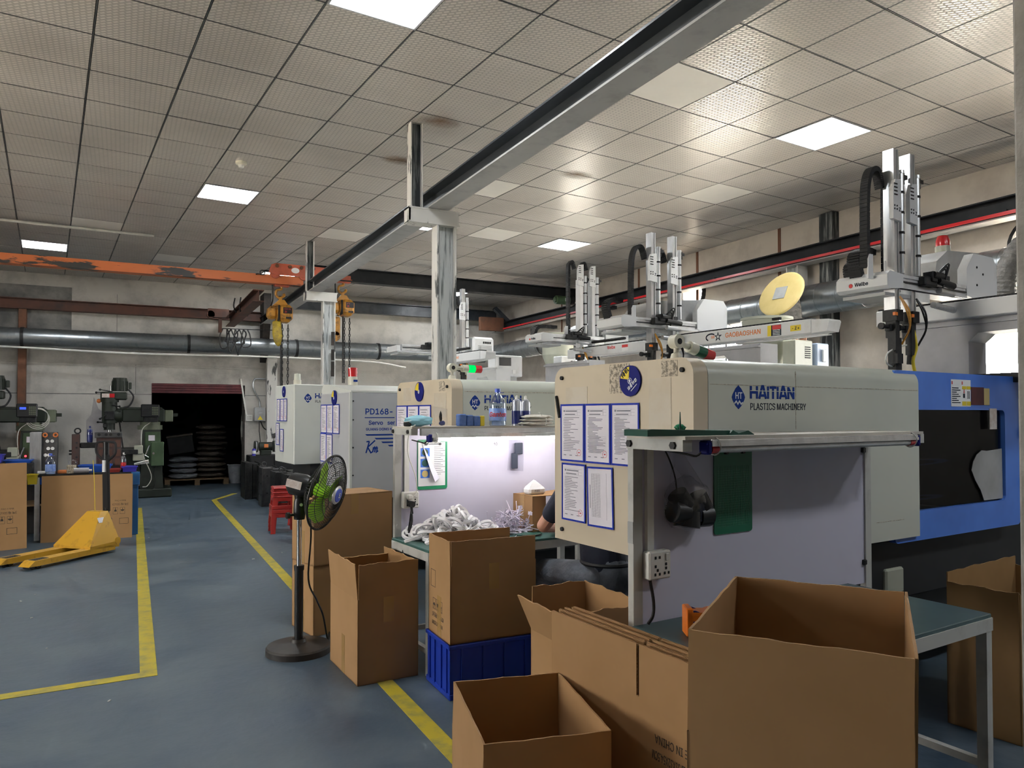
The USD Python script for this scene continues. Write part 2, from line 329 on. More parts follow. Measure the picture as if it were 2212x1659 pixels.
# ================================================================== THE SETTING
HC = 4.04; XL, XR, YB, YF = -6.0, 7.85, -3.4, 15.7
obj('floor', bx(XL-.2, XR+.2, YB-.2, 20.2, -.1, 0), 'floor_paint', kind='structure', label='blue-grey painted concrete factory floor, scuffed and stained', smooth=False)
obj('ground', cat(bx(XR+.2, 34, -18, 34, -.35, -.25), bx(-32, XL-.2, -18, 34, -.35, -.25)), 'ground_out', kind='structure', label='pale sunlit yard outside the windows', smooth=False)
def lane(name, pts, w, label):
    from shapely.geometry import LineString
    obj(name, pr(LineString(pts).buffer(w/2, cap_style=2, join_style=2), 'z', 0, .0025), 'lane_yellow', kind='structure', label=label, smooth=False)
lane('trim_1', [(-2.6, 4.68), (.10, 4.78), (.11, 13.3)], .09, 'yellow floor line turning a corner beside the pallet jack')
lane('trim_2', [(1.28, -2), (1.28, 3.0), (1.27, 6.9), (1.29, 13.9), (1.75, 14.9)], .09, 'yellow floor line running along the machines to the dark doorway')
# far wall with the doorway, right wall with windows and two round vents
far = Polygon([(XL-.2, 0), (XR+.2, 0), (XR+.2, 4.3), (XL-.2, 4.3)]).difference(Polygon([(.33, -.1), (1.98, -.1), (1.99, .8), (1.965, 1.2), (1.99, 1.6), (1.98, 2.06), (1.5, 2.075), (1.1, 2.06), (.7, 2.08), (.33, 2.06)]))
wf = obj('wall_far', pr(far, 'y', YF, YF+.2), 'wall_paint', kind='structure', label='stained off-white far wall above the dark doorway', smooth=False)
obj('patch', bx(-6, -1.0, YF-.012, YF, 2.98, 3.82), 'wall_grime', wf, label='grey unpainted patch behind the rust-red beam', smooth=False)
obj('groove', cat(bx(-6, .33, YF-.004, YF, 1.872, 1.885), bx(1.99, 7.8, YF-.004, YF, 1.872, 1.885), bx(.05, .06, YF-.004, YF, 1.88, 2.44), bx(-.27, -.262, YF-.004, YF, 2.9, 3.75)), 'wall_grime', wf, smooth=False)
obj('ledge', cat(bx(-6, 7.8, YF-.02, YF, 2.44, 2.47), bx(-6, 7.8, YF-.02, YF, 2.40, 2.42)), 'wall_paint', wf, smooth=False)
WIN = [(3.35, 5.05), (7.6, 9.1), (11.8, 13.4)]
right = Polygon([(YB-.2, 0), (YF+.2, 0), (YF+.2, 4.3), (YB-.2, 4.3)])
for y0, y1 in WIN: right = right.difference(sbox(y0, 1.15, y1, 2.72))
for y, z in ((4.02, 3.17), (9.02, 3.40)): right = right.difference(circ(y, z, .25, 28))
wr = obj('wall_right', pr(right, 'x', XR, XR+.2), 'wall_paint_right', kind='structure', label='peeling beige right wall above the moulding machines', smooth=False)
for y, z in ((4.02, 3.17), (9.02, 3.40)):
    obj('vent_ring', mv(rot(lathe([(.25, 0), (.285, 0), (.285, .05), (.25, .05), (.25, 0)], 28), -90, 'y'), XR, y, z), 'rubber', wr, label='dark rim of a round vent opening')
obj('wall_joint', cat(*[bx(XR-.006, XR, y, y+.05, 2.8, 4.04) for y in (7.25, 8.9, 10.4, 13.0)]), 'rust_brown', wr, smooth=False)
for i, (y0, y1) in enumerate(WIN):
    w = thing(f'window_{i+1}', None, None, (XR+.06, (y0+y1)/2, 1.15), kind='structure'); h = (y1-y0)/2
    fm = [bx(-.02, .02, -h, -h+.05, 0, 1.57), bx(-.02, .02, h-.05, h, 0, 1.57), bx(-.02, .02, -h, h, 0, .05), bx(-.02, .02, -h, h, 1.52, 1.57)]
    obj('frame', cat(*fm), 'alu', w, smooth=False)
    for k in range(3):
        y = -h + (k+1)*(2*h)/4; obj('mullion', bx(-.02, .02, y-.018, y+.018, .05, 1.52), 'alu', w, smooth=False)
    for k in range(4):
        a = -h + .05 + k*(2*h-.1)/4; obj('pane', bx(-.003, .003, a+.01, a+(2*h-.1)/4-.01, .05, 1.52), 'window_glass', w, smooth=False)
left = sbox(YB-.2, 0, YF+.2, 4.3)
for y in (4.0,): left = left.difference(sbox(y, .9, y+2.6, 3.0))  # unseen opening, added to let daylight fill the ceiling and carton sides
obj('wall_left', pr(left, 'x', XL-.2, XL), 'wall_paint', kind='structure', smooth=False)
obj('wall_back', bx(XL-.2, XR+.2, YB-.2, YB, 0, 4.3), 'wall_grime', kind='structure', smooth=False)
# dark storeroom behind the doorway
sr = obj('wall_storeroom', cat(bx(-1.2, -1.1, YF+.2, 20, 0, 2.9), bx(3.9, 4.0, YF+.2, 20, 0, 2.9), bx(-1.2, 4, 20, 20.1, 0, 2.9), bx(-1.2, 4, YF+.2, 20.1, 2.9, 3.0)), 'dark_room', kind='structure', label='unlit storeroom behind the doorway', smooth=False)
d1 = thing('door_1', 'rolled-up maroon shutter at the top of the dark doorway', None, (.33, YF, 1.88), kind='structure')
for k in range(4): obj('slat', bx(0, 1.645, -.02-.006*(k % 2), .06, .17-.047*k, .215-.047*k, .006), 'maroon', d1)
obj('guide', bx(1.645, 1.69, -.01, .12, -1.88, .20), 'soot', d1, smooth=False)

# ---- ceiling: tiles of the 0.6 m grid; the nearest 300 are parts, the rest one part
ceil = thing('ceiling', 'suspended ceiling of embossed grey metal tiles with dark joints', None, (0, 0, HC), 4.9, kind='structure')
c, s = math.cos(GA), math.sin(GA)
room = Polygon([(x*c + y*s, -x*s + y*c) for x, y in ((XL, YB), (XR, YB), (XR, YF), (XL, YF))])
PANELS = [(2.4, 6.4), (-.6, 21.4), (2.4, 14.4), (9.4, 6.4), (10.4, 14.4), (6.4, 14.4), (11.4, 22.4), (5.4, 22.4), (-5.6, 6.4), (9.4, -1.6), (6.4, -1.6)]  # the out-of-frame entries are unseen panels added as fill light
PLAIN = {(6.4, 6.4), (6.4, 11.4), (0.4, 18.4), (9.4, 12.4), (10.4, 9.4), (8.4, 14.4), (5.4, 16.4), (2.4, 21.4)}
yaw = YAW - 0.0
tiles = []
for i in range(-12, 16):
    for j in range(-8, 29):
        a, b = i + .38, j + .4
        near = min(((round(a-.38+.4, 1) - p[0])**2 + (b - p[1])**2, p) for p in PANELS)
        if near[0] < .05: continue
        q = sbox(a*.6+.008, b*.6+.008, a*.6+.592, b*.6+.592).intersection(room)
        if q.area < .002: continue
        x, y, _ = wg(a*.6+.3, b*.6+.3); d = x*math.sin(YAW) + y*math.cos(YAW); lat = x*math.cos(YAW) - y*math.sin(YAW)
        seen = d > 1.2 and abs(lat) < d*.78 + .5
        tiles.append((d if seen else 99 + abs(d), q, (i, j)))
tiles.sort(key=lambda t: t[0])
rest = []
for k, (d, q, ij) in enumerate(tiles):
    m = pr(q, 'z', .002 + .002*rnd.random(), .018)
    if k < 300:
        cxy = q.centroid; plain = any(abs(ij[0]+.4-p[0]) < .3 and abs(ij[1]+.4-p[1]) < .3 for p in PLAIN)
        obj('ceiling_tile', m, 'plain_tile' if plain else 'ceiling_tile', ceil, smooth=False)
    else: rest.append(m)
obj('far_tile', cat(*rest), 'ceiling_tile', ceil, kind='stuff', smooth=False)
bars = []
b0, b1, b2, b3 = room.bounds
for i in range(-12, 17):
    x = (i+.38)*.6; q = sbox(x-.0035, b1, x+.0035, b3).intersection(room)
    if q.area > .001: bars.append(pr(q, 'z', .004, .015))
for j in range(-8, 30):
    y = (j+.4)*.6; q = sbox(b0, y-.0035, b2, y+.0035).intersection(room)
    if q.area > .001: bars.append(pr(q, 'z', .004, .015))
obj('grid_bar', cat(*bars), 'tile_grid', ceil, kind='stuff', smooth=False)
obj('backing', pr(room, 'z', .03, .06), 'black_matt', ceil, smooth=False)
PL = ['square panel light overhead at the top edge of the photo', 'small panel light at far left above the orange crane beam', 'panel light left of the ceiling above the smoke detector', 'bright panel light at right above the tall robot',
      'panel light in the middle of the ceiling over the machines', 'panel light half hidden behind the white column bracket', 'most distant panel light behind the dark crane girder', 'far panel light hidden by the farther white column', 'added unseen fill panel light out of frame far to the left', 'added unseen fill panel light out of frame over the nearest machine', 'added unseen fill panel light out of frame right of the camera']
for k, (i, j) in enumerate(PANELS):
    t = gthing('ceiling_light', PL[k], 'ceiling light', (i-.02+.5)*.6, (j+.5)*.6, HC, group='LED ceiling panels')
    obj('frame', pr(sbox(-.297, -.297, .297, .297).difference(sbox(-.283, -.283, .283, .283)), 'z', -.004, .02), 'alu', t, smooth=False)
    obj('diffuser', bx(-.283, .283, -.283, .283, 0, .015), 'panel_light', t, smooth=False)
t = thing('smoke_detector', 'round cream smoke detector on the ceiling left of the column', 'smoke detector', (.955, 7.83, HC))
obj('base', lathe([(0, .003), (.055, .003), (.055, -.018), (.04, -.03), (0, -.03)]), 'lamp_cream', t)
obj('sensor', lathe([(0, -.03), (.03, -.03), (.024, -.055), (0, -.058)]), 'white_plastic', t)
t = obj('cable_tray', tb([(-6, 10.3, 4.0), (-1.5, 11.35, 3.99), (-.6, 11.45, 4.0), (.25, 11.55, 4.02)], .02), 'bench_frame'); tag(stage.GetPrimAtPath(t), label='frayed pale cable strung under the ceiling at upper left', category='cable')

# ---- steel columns, brackets, runway beams
for x, y in ((4.17, 6.62), (2.36, 7.05), (2.35, 5.95)):     # brown water stains on the tiles
    st_ = thing('trim_3', 'brown water stain on a ceiling tile', None, (x, y, HC-.001), 4.9, kind='structure'); obj('stain', pr(circ(0, 0, .3, 20), 'z', 0, .001), 'ceiling_stain', st_, smooth=False)
def hsec(w, dpt, tf=.012, tw=.01):   # flanges at the x ends, web between
    return Polygon([(-w/2, -dpt/2), (-w/2+tf, -dpt/2), (-w/2+tf, -tw/2), (w/2-tf, -tw/2), (w/2-tf, -dpt/2), (w/2, -dpt/2), (w/2, dpt/2), (w/2-tf, dpt/2), (w/2-tf, tw/2), (-w/2+tf, tw/2), (-w/2+tf, dpt/2), (-w/2, dpt/2)])
def column(name, label, x, y, web):
    t = thing(name, label, 'column', (x, y, 0), kind='structure')
    for sx in (-1, 1): obj('flange', bx(sx*.085-.007, sx*.085+.007, -.065, .065, 0, 3.17), 'column_white', t, smooth=False)
    obj('web', bx(-.079, .079, -.006, .006, 0, 3.17), web, t, smooth=False)
    b = obj('bracket', cat(bx(-.35, .11, -.07, -.055, 3.17, 3.30), bx(-.35, .12, -.075, .075, 3.165, 3.178), bx(-.35, .12, -.075, .075, 3.285, 3.298), bx(-.35, -.338, -.07, .07, 3.17, 3.298)), 'column_white', t, smooth=False)
    for sx in (-1, 1): obj('post_flange', bx(-.275+sx*.05-.005, -.275+sx*.05+.005, -.05, .05, 3.298, HC+.01), 'column_white', t, smooth=False)
    obj('post_web', bx(-.32, -.23, -.004, .004, 3.298, HC+.01), 'column_dark', t, smooth=False)
    return t
column('column', 'white-painted steel column in the middle of the room', 2.46, 6.11, 'column_pale')
c2 = column('column', 'farther white steel column with scorched edge, behind the hoists', 2.58, 10.99, 'column_pale')
obj('scorch', cat(*[bx(.03, .075, -.068-.002, -.058, z, z+h) for z, h in ((2.52, .2), (2.3, .16), (2.06, .22))]), 'soot', c2, smooth=False)
t = obj('column', bx(2.352, 2.62, 1.0, 1.276, 0, 4.03, .01), 'rough_concrete', kind='structure', label='rough grey pillar cut by the right edge of the photo')
def beam(name, label, x0, x1, y0, y1, z0, z1, mat, flange=None, **kw):
    t = thing(name, label, 'beam', ((x0+x1)/2, (y0+y1)/2, z0), kind='structure')
    w, L, h = (x1-x0)/2, (y1-y0)/2, z1-z0; tf = .014
    if L > w:
        obj('web', bx(-.006, .006, -L, L, tf, h-tf), mat, t, smooth=False); f = lambda z: bx(-w, w, -L, L, z, z+tf)
    else:
        obj('web', bx(-w, w, -.006, .006, tf, h-tf), mat, t, smooth=False); f = lambda z: bx(-w, w, -L, L, z, z+tf)
    obj('bottom_flange', f(0), flange or mat, t, smooth=False); obj('top_flange', f(h-tf), mat, t, smooth=False)
    return t
t = beam('runway_beam', 'long dark steel runway beam under the middle of the ceiling', 2.28, 2.47, YB+.05, 15.6, 3.30, 3.46, 'steel_beam', 'steel_flange')
t = beam('runway_beam', 'dark runway beam along the right wall with a red conductor rail', 7.48, 7.66, YB+.05, 15.6, 3.40, 3.61, 'rail_black', 'steel_flange')  # pale bottom flange: window light from below put into its colour
obj('conductor_rail', bx(-.13, -.10, -8.8, 8.8, .02, .05), 'red_plastic', t, label='red conductor strip', smooth=False)
obj('bracket', cat(*[bx(-.128, -.09, y-.02, y+.02, .05, .07) for y in np.arange(-8, 8.7, 2.0)]), 'rubber', t, smooth=False)
beam('cross_beam', 'dark crane girder crossing the right bay high up', 2.50, 7.6, 11.86, 12.04, 3.66, 3.88, 'rail_black')
beam('cross_beam', 'dark steel beam along the top of the far wall', 2.62, 7.55, 15.42, 15.58, 3.66, 3.90, 'steel_beam')
beam('wall_beam', 'dull rust-red beam along the far wall above the duct', -6, 2.55, 15.52, 15.68, 3.37, 3.56, 'rust_red')
beam('wall_beam', 'brown soot-stained girder running back to the far wall at left', 1.62, 1.78, 11.75, 15.45, 3.22, 3.40, 'rust_red')
t = obj('wall_post', bx(-1.80, -1.68, 15.55, 15.69, 0, 3.37, .006), 'rust_brown', kind='structure', label='rust-brown post standing against the far wall at left')
t = obj('wall_post', bx(2.42, 2.62, 15.52, 15.69, 0, 3.05, .006), 'column_white', kind='structure', label='chipped white post on the far wall behind the white machine')
t = obj('wall_post', pr([(15.69, 2.55), (15.69, 3.9), (15.2, 3.9), (15.2, 3.5), (15.5, 2.7)], 'x', 2.30, 2.44), 'soot', kind='structure', label='black steel bracket high on the far wall', smooth=False)
t = thing('wall_post', 'dark grey pilaster in the right wall reaching the ceiling', None, (7.79, 6.42, 0), kind='structure'); obj('shaft', bx(-.06, .06, -.10, .10, 0, 4.03), 'column_dark', t, smooth=False)
t = thing('wall_post', 'white bracket column under the right runway beam', None, (7.62, 6.78, 0), kind='structure')
for sy in (-1, 1): obj('flange', bx(-.09, .09, sy*.085-.008, sy*.085+.008, 0, 3.40), 'column_white', t, smooth=False)
obj('web', bx(-.008, .008, -.08, .08, 0, 3.40), 'column_pale', t, smooth=False)
t = thing('wall_post', 'dark hanging bracket beside the green motor', None, (7.4, 11.3, 3.0), kind='structure'); obj('hanger', cat(bx(-.05, .05, -.05, .05, 0, .66), bx(-.2, .05, -.06, .06, .3, .5)), 'rail_black', t, smooth=False)
t = thing('wall_post', 'orange and dark corner bracket at the end of the far beam', None, (7.35, 15.0, 3.38), kind='structure'); obj('plate', bx(-.45, .12, -.06, .06, 0, .3), 'rust_brown', t, smooth=False); obj('brace', rot(bx(-.4, .1, -.06, .06, .3, .38), 40, 'y'), 'steel_beam', t, smooth=False)

# ---- ducts
def duct(name, label, p0, p1, r, seg, joints):
    d = np.subtract(p1, p0); L = np.linalg.norm(d); d = d / L
    t = thing(name, label, 'duct', p0); obj('pipe', cy((0, 0, 0), d*L, r, 32), 'galvanised', t)
    obj('seam', cat(*[cy(d*x, d*(x+.012), r+.004, 24, caps=True) for x in np.arange(seg, L, seg)]), 'galvanised', t, kind='stuff')
    for x in joints: obj('clamp_ring', cy(d*x, d*(x+.05), r+.012, 24), 'iron', t)
    return t
duct('air_duct', 'long spiral galvanised duct along the far wall', (-5.98, 15.30, 2.84), (7.15, 15.30, 2.84), .165, .22, (2.6, 4.25, 6.9, 8.9, 10.6))
duct('air_duct', 'large galvanised duct along the right wall above the machines', (7.42, 15.2, 2.90), (7.42, 3.6, 2.90), .19, .3, (2.2, 6.6, 8.4, 10.1))
t = thing('conduit', 'white plastic conduit sagging below the far duct', 'pipe', (0, 0, 0)); obj('pipe', tb(curve([(-5.9, 15.1, 2.69), (-2.1, 15.1, 2.655), (0, 15.1, 2.61), (2.3, 15.1, 2.63), (4.4, 15.1, 2.60), (5.2, 15.1, 2.5)], 40), .018), 'white_plastic', t)
def flex(label, pts, r):
    t = thing('flexible_duct', label, 'hose', pts[0]); P = curve(pts, 70) - np.array(pts[0]); obj('hose', tb(P, [r*(1+.05*math.sin(i*2.2)) for i in range(70)], 16), 'flex_duct', t)
flex('fat grey flexible hose bent over at the right edge', [(7.42, 3.8, 2.95), (7.22, 3.74, 3.04), (6.98, 3.72, 3.0), (6.80, 3.74, 2.8), (6.76, 3.75, 2.6), (6.76, 3.76, 2.42)], .085)
flex('grey corrugated hose dropping from the duct behind the hopper', [(7.25, 6.55, 2.95), (6.95, 6.3, 2.9), (6.85, 6.15, 2.6), (6.85, 6.15, 1.9)], .10)
flex('grey corrugated hose hanging behind the farther hopper', [(7.2, 11.9, 2.9), (7.0, 11.7, 2.8), (6.9, 11.6, 2.3), (6.9, 11.6, 1.7)], .10)

# ---- cranes and hoists
t = thing('bridge_crane', 'flaking orange crane girder at upper left with a red trolley', 'crane', (-1.7, 11.6, 3.47))
obj('girder', cat(bx(-4.2, 4.02, -.09, .09, 0, .012), bx(-4.2, 4.02, -.02, .02, .012, .13), bx(-4.2, 4.02, -.085, -.07, 0, .13), bx(-4.2, 4.02, -.09, .09, .118, .13)), 'crane_orange', t, smooth=False)
p = obj('trolley', pr([(3.50, .16), (3.54, .28), (3.60, .305), (4.35, .30), (4.38, .26), (4.38, .16), (4.30, .13), (3.60, .13)], 'y', -.13, -.115), 'trolley_red', t, smooth=False)
for x in (3.60, 4.02): obj('wheel', cy((x, -.115, .15), (x, -.04, .15), .07, 20), 'trolley_red', p)
for x in (3.62, 3.81, 3.98, 4.16): obj('bolt', cy((x, -.145, .265), (x, -.13, .265), .028, 10), 'rust_brown', p)
obj('maker_plate', face(sheet2(affinity.scale(circ(0, 0, .06), 1, .7), .003), 'f', 3.89, -.13, .215), 'print_white', p, label='white oval plate')
obj('chain_end', cat(*[rot(mv(torus(.035, .008, 10, 6), 0, 0, 0), 90*k, 'x').apply_translation((3.47-.055*k, -.1, .18-.03*k)) for k in range(3)]), 'iron', t)
def chain_links(x, y, z0, z1, pitch=.05):
    a = tb([(.012*math.cos(q), 0, .03*math.sin(q)) for q in np.linspace(0, 2*math.pi, 9)], .0065, 5); b = rot(a, 90); n = int((z1-z0)/pitch)
    return cat(*[mv(a if k % 2 else b, x, y, z0 + k*pitch) for k in range(n)])
def hoist(label, x, y, ztop, bag, digits):
    t = thing('chain_hoist', label, 'hoist', (x, y, ztop))
    obj('suspension', cat(bx(-.09, .13, -.05, .05, -.02, .10, .01), cy((-.12, 0, .03), (.16, 0, .03), .018)), 'trolley_red', t)
    h = tb(curve([(.01, 0, .0), (.02, 0, -.05), (-.05, 0, -.08), (-.06, 0, -.15), (0, 0, -.19), (.06, 0, -.15), (.05, 0, -.12)], 24), .02, 8); obj('hook', h, 'hoist_yellow', t)
    obj('yoke', cat(bx(-.02, .03, -.02, .02, -.27, -.17, .008), pr([(-.12, -.32), (-.02, -.22), (.06, -.22), (.13, -.32)], 'y', -.04, .04)), 'hoist_yellow', t)
    b = obj('body', cat(bx(-.04, .17, -.16, .16, -.56, -.30, .05), bx(-.19, -.05, -.11, .11, -.52, -.33, .04), cy((-.06, 0, -.42), (-.01, 0, -.42), .13, 20)), 'hoist_yellow', t)
    obj('band', bx(-.05, -.02, -.15, .15, -.55, -.31, .02), 'rubber', t)
    obj('display', bx(.02, .15, -.168, -.158, -.44, -.35, .004), 'black_plastic', b)
    obj('digits', cat(face(txt(digits[0], .022), 'f', .03, -.168, -.385), face(txt(digits[1], .028, bold=True), 'f', .035, -.168, -.43)), 'hoist_digits', b, label='red digits '+' '.join(digits))
    obj('maker_label', face(sheet2(sbox(0, 0, .08, .03)), 'f', .06, -.163, -.52), 'black_plastic', b)
    if bag == 'bag': obj('chain_bag', mv(rot(cat(ell((0, 0, -.17), .075, .06, .20), bx(-.06, .06, -.05, .05, -.1, .02, .02)), -5, 'y'), -.05, .0, -.56), 'bag_yellow', t, label='yellow cloth chain bag')
    else: obj('chain_bag', mv(cat(bx(-.08, .08, -.05, .05, -.26, .06, .02), rot(cy((0, -.05, -.26), (0, .05, -.26), .08, 20), 0)), -.12, .0, -.64), 'hoist_yellow', t, label='rusty orange chain bucket')
    obj('load_chain', chain_links(.03, -.03, -1.62, -.55), 'iron', t); obj('hand_chain', chain_links(.115, -.03, -1.62, -.55), 'iron', t)
    obj('power_cord', tb(curve([(-.12, .02, .1), (-.10, .06, -.2), (-.14, .04, -.34)], 14), .012, 6), 'cord', t)
    obj('pendant_cord', tb([(.02, .03, -.5), (.02, .03, -1.65)], .012, 6), 'cord', t)
hoist('orange chain hoist with yellow chain bag under the orange girder', 1.99, 11.6, 3.46, 'bag', ('FEC HL', '2t'))
hoist('orange chain hoist with rusty bucket right of the farther column', 3.03, 11.95, 3.66, 'can', ('UTT', '2t'))
t = thing('festoon_cable', 'bundle of black cable loops hanging from the brown girder end', 'cable', (1.5, 15.0, 3.35))
obj('clamp', cat(bx(-.25, .12, -.1, .05, -.02, .14), bx(-.06, .0, -.06, .0, -.3, 0), cy((-.2, -.1, .03), (-.2, .05, .03), .07)), 'rust_red', t, smooth=False)
for k in range(6):
    x = .02 + .075*k; q = (.0, .12, -.06, .08, -.1, .04)[k]; obj('cable_loop', tb(curve([(x, 0, -.22), (x-.05+q*.4, .02, -.38), (x-.02, .03, -.58+q), (x+.09+q, .02, -.56+q), (x+.12, 0, -.33), (x+.075, 0, -.22)], 26), .014, 6), 'cord', t)
obj('messenger_wire', tb([(0, 0, -.22), (1.0, .2, -.18)], .008, 5), 'cord', t)
obj('clip_cable', cat(*[tb(curve([(.05+.12*k, -1.6+.2*k, .14+.05*k), (.03+.12*k, -1.6+.2*k, 0), (.08+.12*k, -1.55+.2*k, -.1)], 8), .012, 5) for k in range(3)]), 'cord', t, kind='stuff')
t = thing('geared_motor', 'small green motor at the end of the dark crane girder', 'motor', (7.25, 11.75, 3.62)); obj('body', cat(cy((-.30, 0, 0), (-.02, 0, 0), .08, 18), cy((-.33, 0, 0), (-.30, 0, 0), .05, 14)), 'mill_light', t); obj('flange', cy((-.02, 0, 0), (.06, 0, 0), .10, 18), 'iron', t)
obj('plate', bx(-.14, -.07, -.083, -.078, -.03, .03), 'print_white', t)
# ================================================================== MOULDING MACHINES
def logo(parent, x, y, z, h=.105, letters=True, col='logo_blue'):
    w = h*.80; q = [(0, h/2), (w*.22, h*.36), (w*.44, h*.12), (w/2, 0), (w*.44, -h*.12), (w*.22, -h*.36), (0, -h/2)]
    q += [(-a, b) for a, b in q[::-1]][1:-1]
    e = obj('emblem', face(sheet2(Polygon(q)), 'f', x, y, z), col, parent, label='blue diamond emblem with white HT')
    t = txt('HT', h*.26, w*.56, bold=True); obj('lettering', face(mv(t, -w*.28, -h*.06, .0012), 'f', x, y, z), 'print_white', e)
    obj('wave', face(mv(strokes([[(0, 2), (2, 4), (4, 1.4), (6, 4), (8, 1.4), (10, 3)]], w*.62, .55), -w*.31, -h*.36, .0012), 'f', x, y, z), 'print_white', e)
def haitian(parent, x, y, z, w=.31, mat='machine_grey'):
    LT = {'H': ([[(1, 0), (1, 10)], [(7.4, 0), (7.4, 10)], [(1, 5), (7.4, 5)]], 9.2), 'A': ([[(.6, 0), (3.6, 10), (4.8, 10), (7.8, 0)], [(2, 2.6), (6.4, 2.6)]], 9.0), 'I': ([[(1, 0), (1, 10)]], 2.9), 'T': ([[(0, 9.2), (7, 9.2)], [(3.5, 0), (3.5, 10)]], 7.6), 'N': ([[(1, 0), (1, 10)], [(1, 9.4), (6.8, .6)], [(6.8, 0), (6.8, 10)]], 8.4)}
    u = 0; ms = []
    for ch in 'HAITIAN': ms.append(mv(strokes(LT[ch][0], .056, 1.02), u*.0056, 0, 0)); u += LT[ch][1]
    m = cat(*ms); m.apply_scale((w/(u*.0056), 1, 1)); obj('brand_lettering', face(m, 'f', x, y, z), 'logo_blue', parent, kind='stuff')
    obj('letter_gap', face(sheet2(sbox(0, .0335, w, .0365), .002), 'f', x, y, z), mat, parent)
    obj('small_lettering', face(txt('PLASTICS MACHINERY', .030, w*1.26), 'f', x, y, z-.05), 'print_dark', parent)
def profile(W, z0, z1, r): return [(0, z0)] + [(r-r*math.cos(t), z1-r+r*math.sin(t)) for t in np.linspace(0, math.pi/2, 7)] + [(W-r+r*math.sin(t), z1-r+r*math.cos(t)) for t in np.linspace(0, math.pi/2, 7)] + [(W, z0)]
def machine(label, a0, b0, W, z0, z1, L, plate, cover, r=.075):
    t = gthing('moulding_machine', label, 'machine', a0, b0, 0, group='injection moulding machines')
    obj('cover', pr(profile(W, z0, z1, r), 'x', .088, L), cover, t, smooth=40)
    obj('end_plate', pr(profile(W, z0, z1+.002, r), 'x', 0, .085), plate, t, smooth=40)
    obj('bed', cat(bx(.55, 4.1, .12, W-.1, .48, z0-.03, .01), bx(.75, 4.0, .22, W-.2, .10, .48)), 'machine_base', t, smooth=False)
    obj('foot', bx(.8, .95, .2, .35, 0, .10), 'machine_base', t); obj('foot', bx(3.7, 3.85, .2, .35, 0, .10), 'machine_base', t); obj('foot', bx(.8, .95, W-.35, W-.2, 0, .10), 'machine_base', t); obj('foot', bx(3.7, 3.85, W-.35, W-.2, 0, .10), 'machine_base', t)
    obj('injection_cover', bx(L+1.3, 4.2, .1, W-.05, z0, z1-.15, .05), cover, t)
    return t
def arch(t, x, y0, y1, o0, o1, z0, z1, ztop, mat='frame_grey'):
    hole = [(o0, z0-.1), (o1, z0-.1), (o1, ztop-.06), (o1-.06, ztop-.005), (o0+.04, ztop), (o0, ztop-.04)]
    obj('platen_frame', pr(Polygon([(y0, z0), (y1, z0), (y1, z1), (y0, z1)]).difference(Polygon(hole)), 'x', x, x+.22), mat, t, smooth=False)
    obj('frame_ledge', bx(x-.03, x+.02, y0, y1, z1-.035, z1-.015), mat, t, smooth=False)
def screw_dots(t, pts): obj('screw', cat(*[rot(cy((0, 0, 0), (0, 0, .012), .011, 10), -90, 'y').apply_translation((.001, y, z)) for y, z in pts]), 'rubber', t, kind='stuff')

# nearest machine, cream end and blue door
m1 = machine('nearest moulding machine, cream end plate and blue window door at right', 2.29, 2.22, 1.0, .845, 1.742, 1.70, 'machine_cream', 'machine_grey')
logo(m1, .275, 0, 1.575); haitian(m1, .35, 0, 1.570)
screw_dots(m1, [(.06, 1.69), (.93, 1.69), (.93, .90), (.06, .90)])
obj('old_film', bx(-.0015, 0, .72, .90, 1.42, 1.64), 'worn_film', m1, label='square of old clear film'); obj('old_film', bx(-.0015, 0, .13, .27, 1.38, 1.66), 'worn_film', m1)
obj('glue_mark', bx(-.0015, 0, .40, .545, 1.60, 1.738), 'glue_stain', m1, label='speckled brown glue patch'); obj('glue_mark', bx(-.0015, 0, .09, .19, 1.665, 1.735), 'glue_stain', m1)
obj('handle', mv(rot(bx(-.012, 0, -.008, .008, -.06, .06, .003), -14, 'x'), 0, .965, 1.54), 'black_plastic', m1)
obj('crease', cat(bx(.1, 1.69, -.001, .001, 1.628, 1.630), bx(.665, .667, -.001, .001, 1.43, 1.70), bx(1.3, 1.55, -.001, .001, .944, .946)), 'glue_stain', m1, kind='stuff', smooth=False)
door = pr(rrect(1.5, 2.87, .815, 1.735, .03).difference(rrect(1.3, 2.69, .975, 1.525, .035)), 'y', .02, .06)
d = obj('safety_door', door, 'machine_blue', m1, label='bright blue safety door', smooth=False)
obj('window_pane', bx(1.5, 2.69, .045, .05, .975, 1.525), 'smoked', d, label='dark clear door window')
obj('torn_film', pr([(2.32, 1.17), (2.34, 1.22), (2.38, 1.26), (2.44, 1.285), (2.50, 1.28), (2.68, 1.29), (2.685, .985), (2.46, .985), (2.42, 1.05), (2.36, 1.11)], 'y', .035, .038), 'robot_grey', d, label='torn grey film inside the window')
s = obj('warning_label', face(sheet2(sbox(0, 0, .215, .155)), 'f', 2.07, .02, 1.545), 'paper_white', d)
for k in range(2): obj('yellow_band', cat(face(sheet2(sbox(.12+.05*k, .10, .165+.05*k, .118), .002), 'f', 2.07, .02, 1.545), face(sheet2(sbox(.12+.05*k, .006, .165+.05*k, .03), .002), 'f', 2.07, .02, 1.545)), 'print_yellow', s)
obj('print', cat(*[face(sheet2(sbox(.008, .02+.012*k, .10-.02*(k % 3), .025+.012*k), .002), 'f', 2.07, .02, 1.545) for k in range(8)], face(sheet2(sbox(.13, .05, .15, .075), .002), 'f', 2.07, .02, 1.545), face(sheet2(sbox(.18, .045, .186, .09).union(sbox(.196, .045, .202, .09)), .002), 'f', 2.07, .02, 1.545)), 'print_dark', s, kind='stuff')
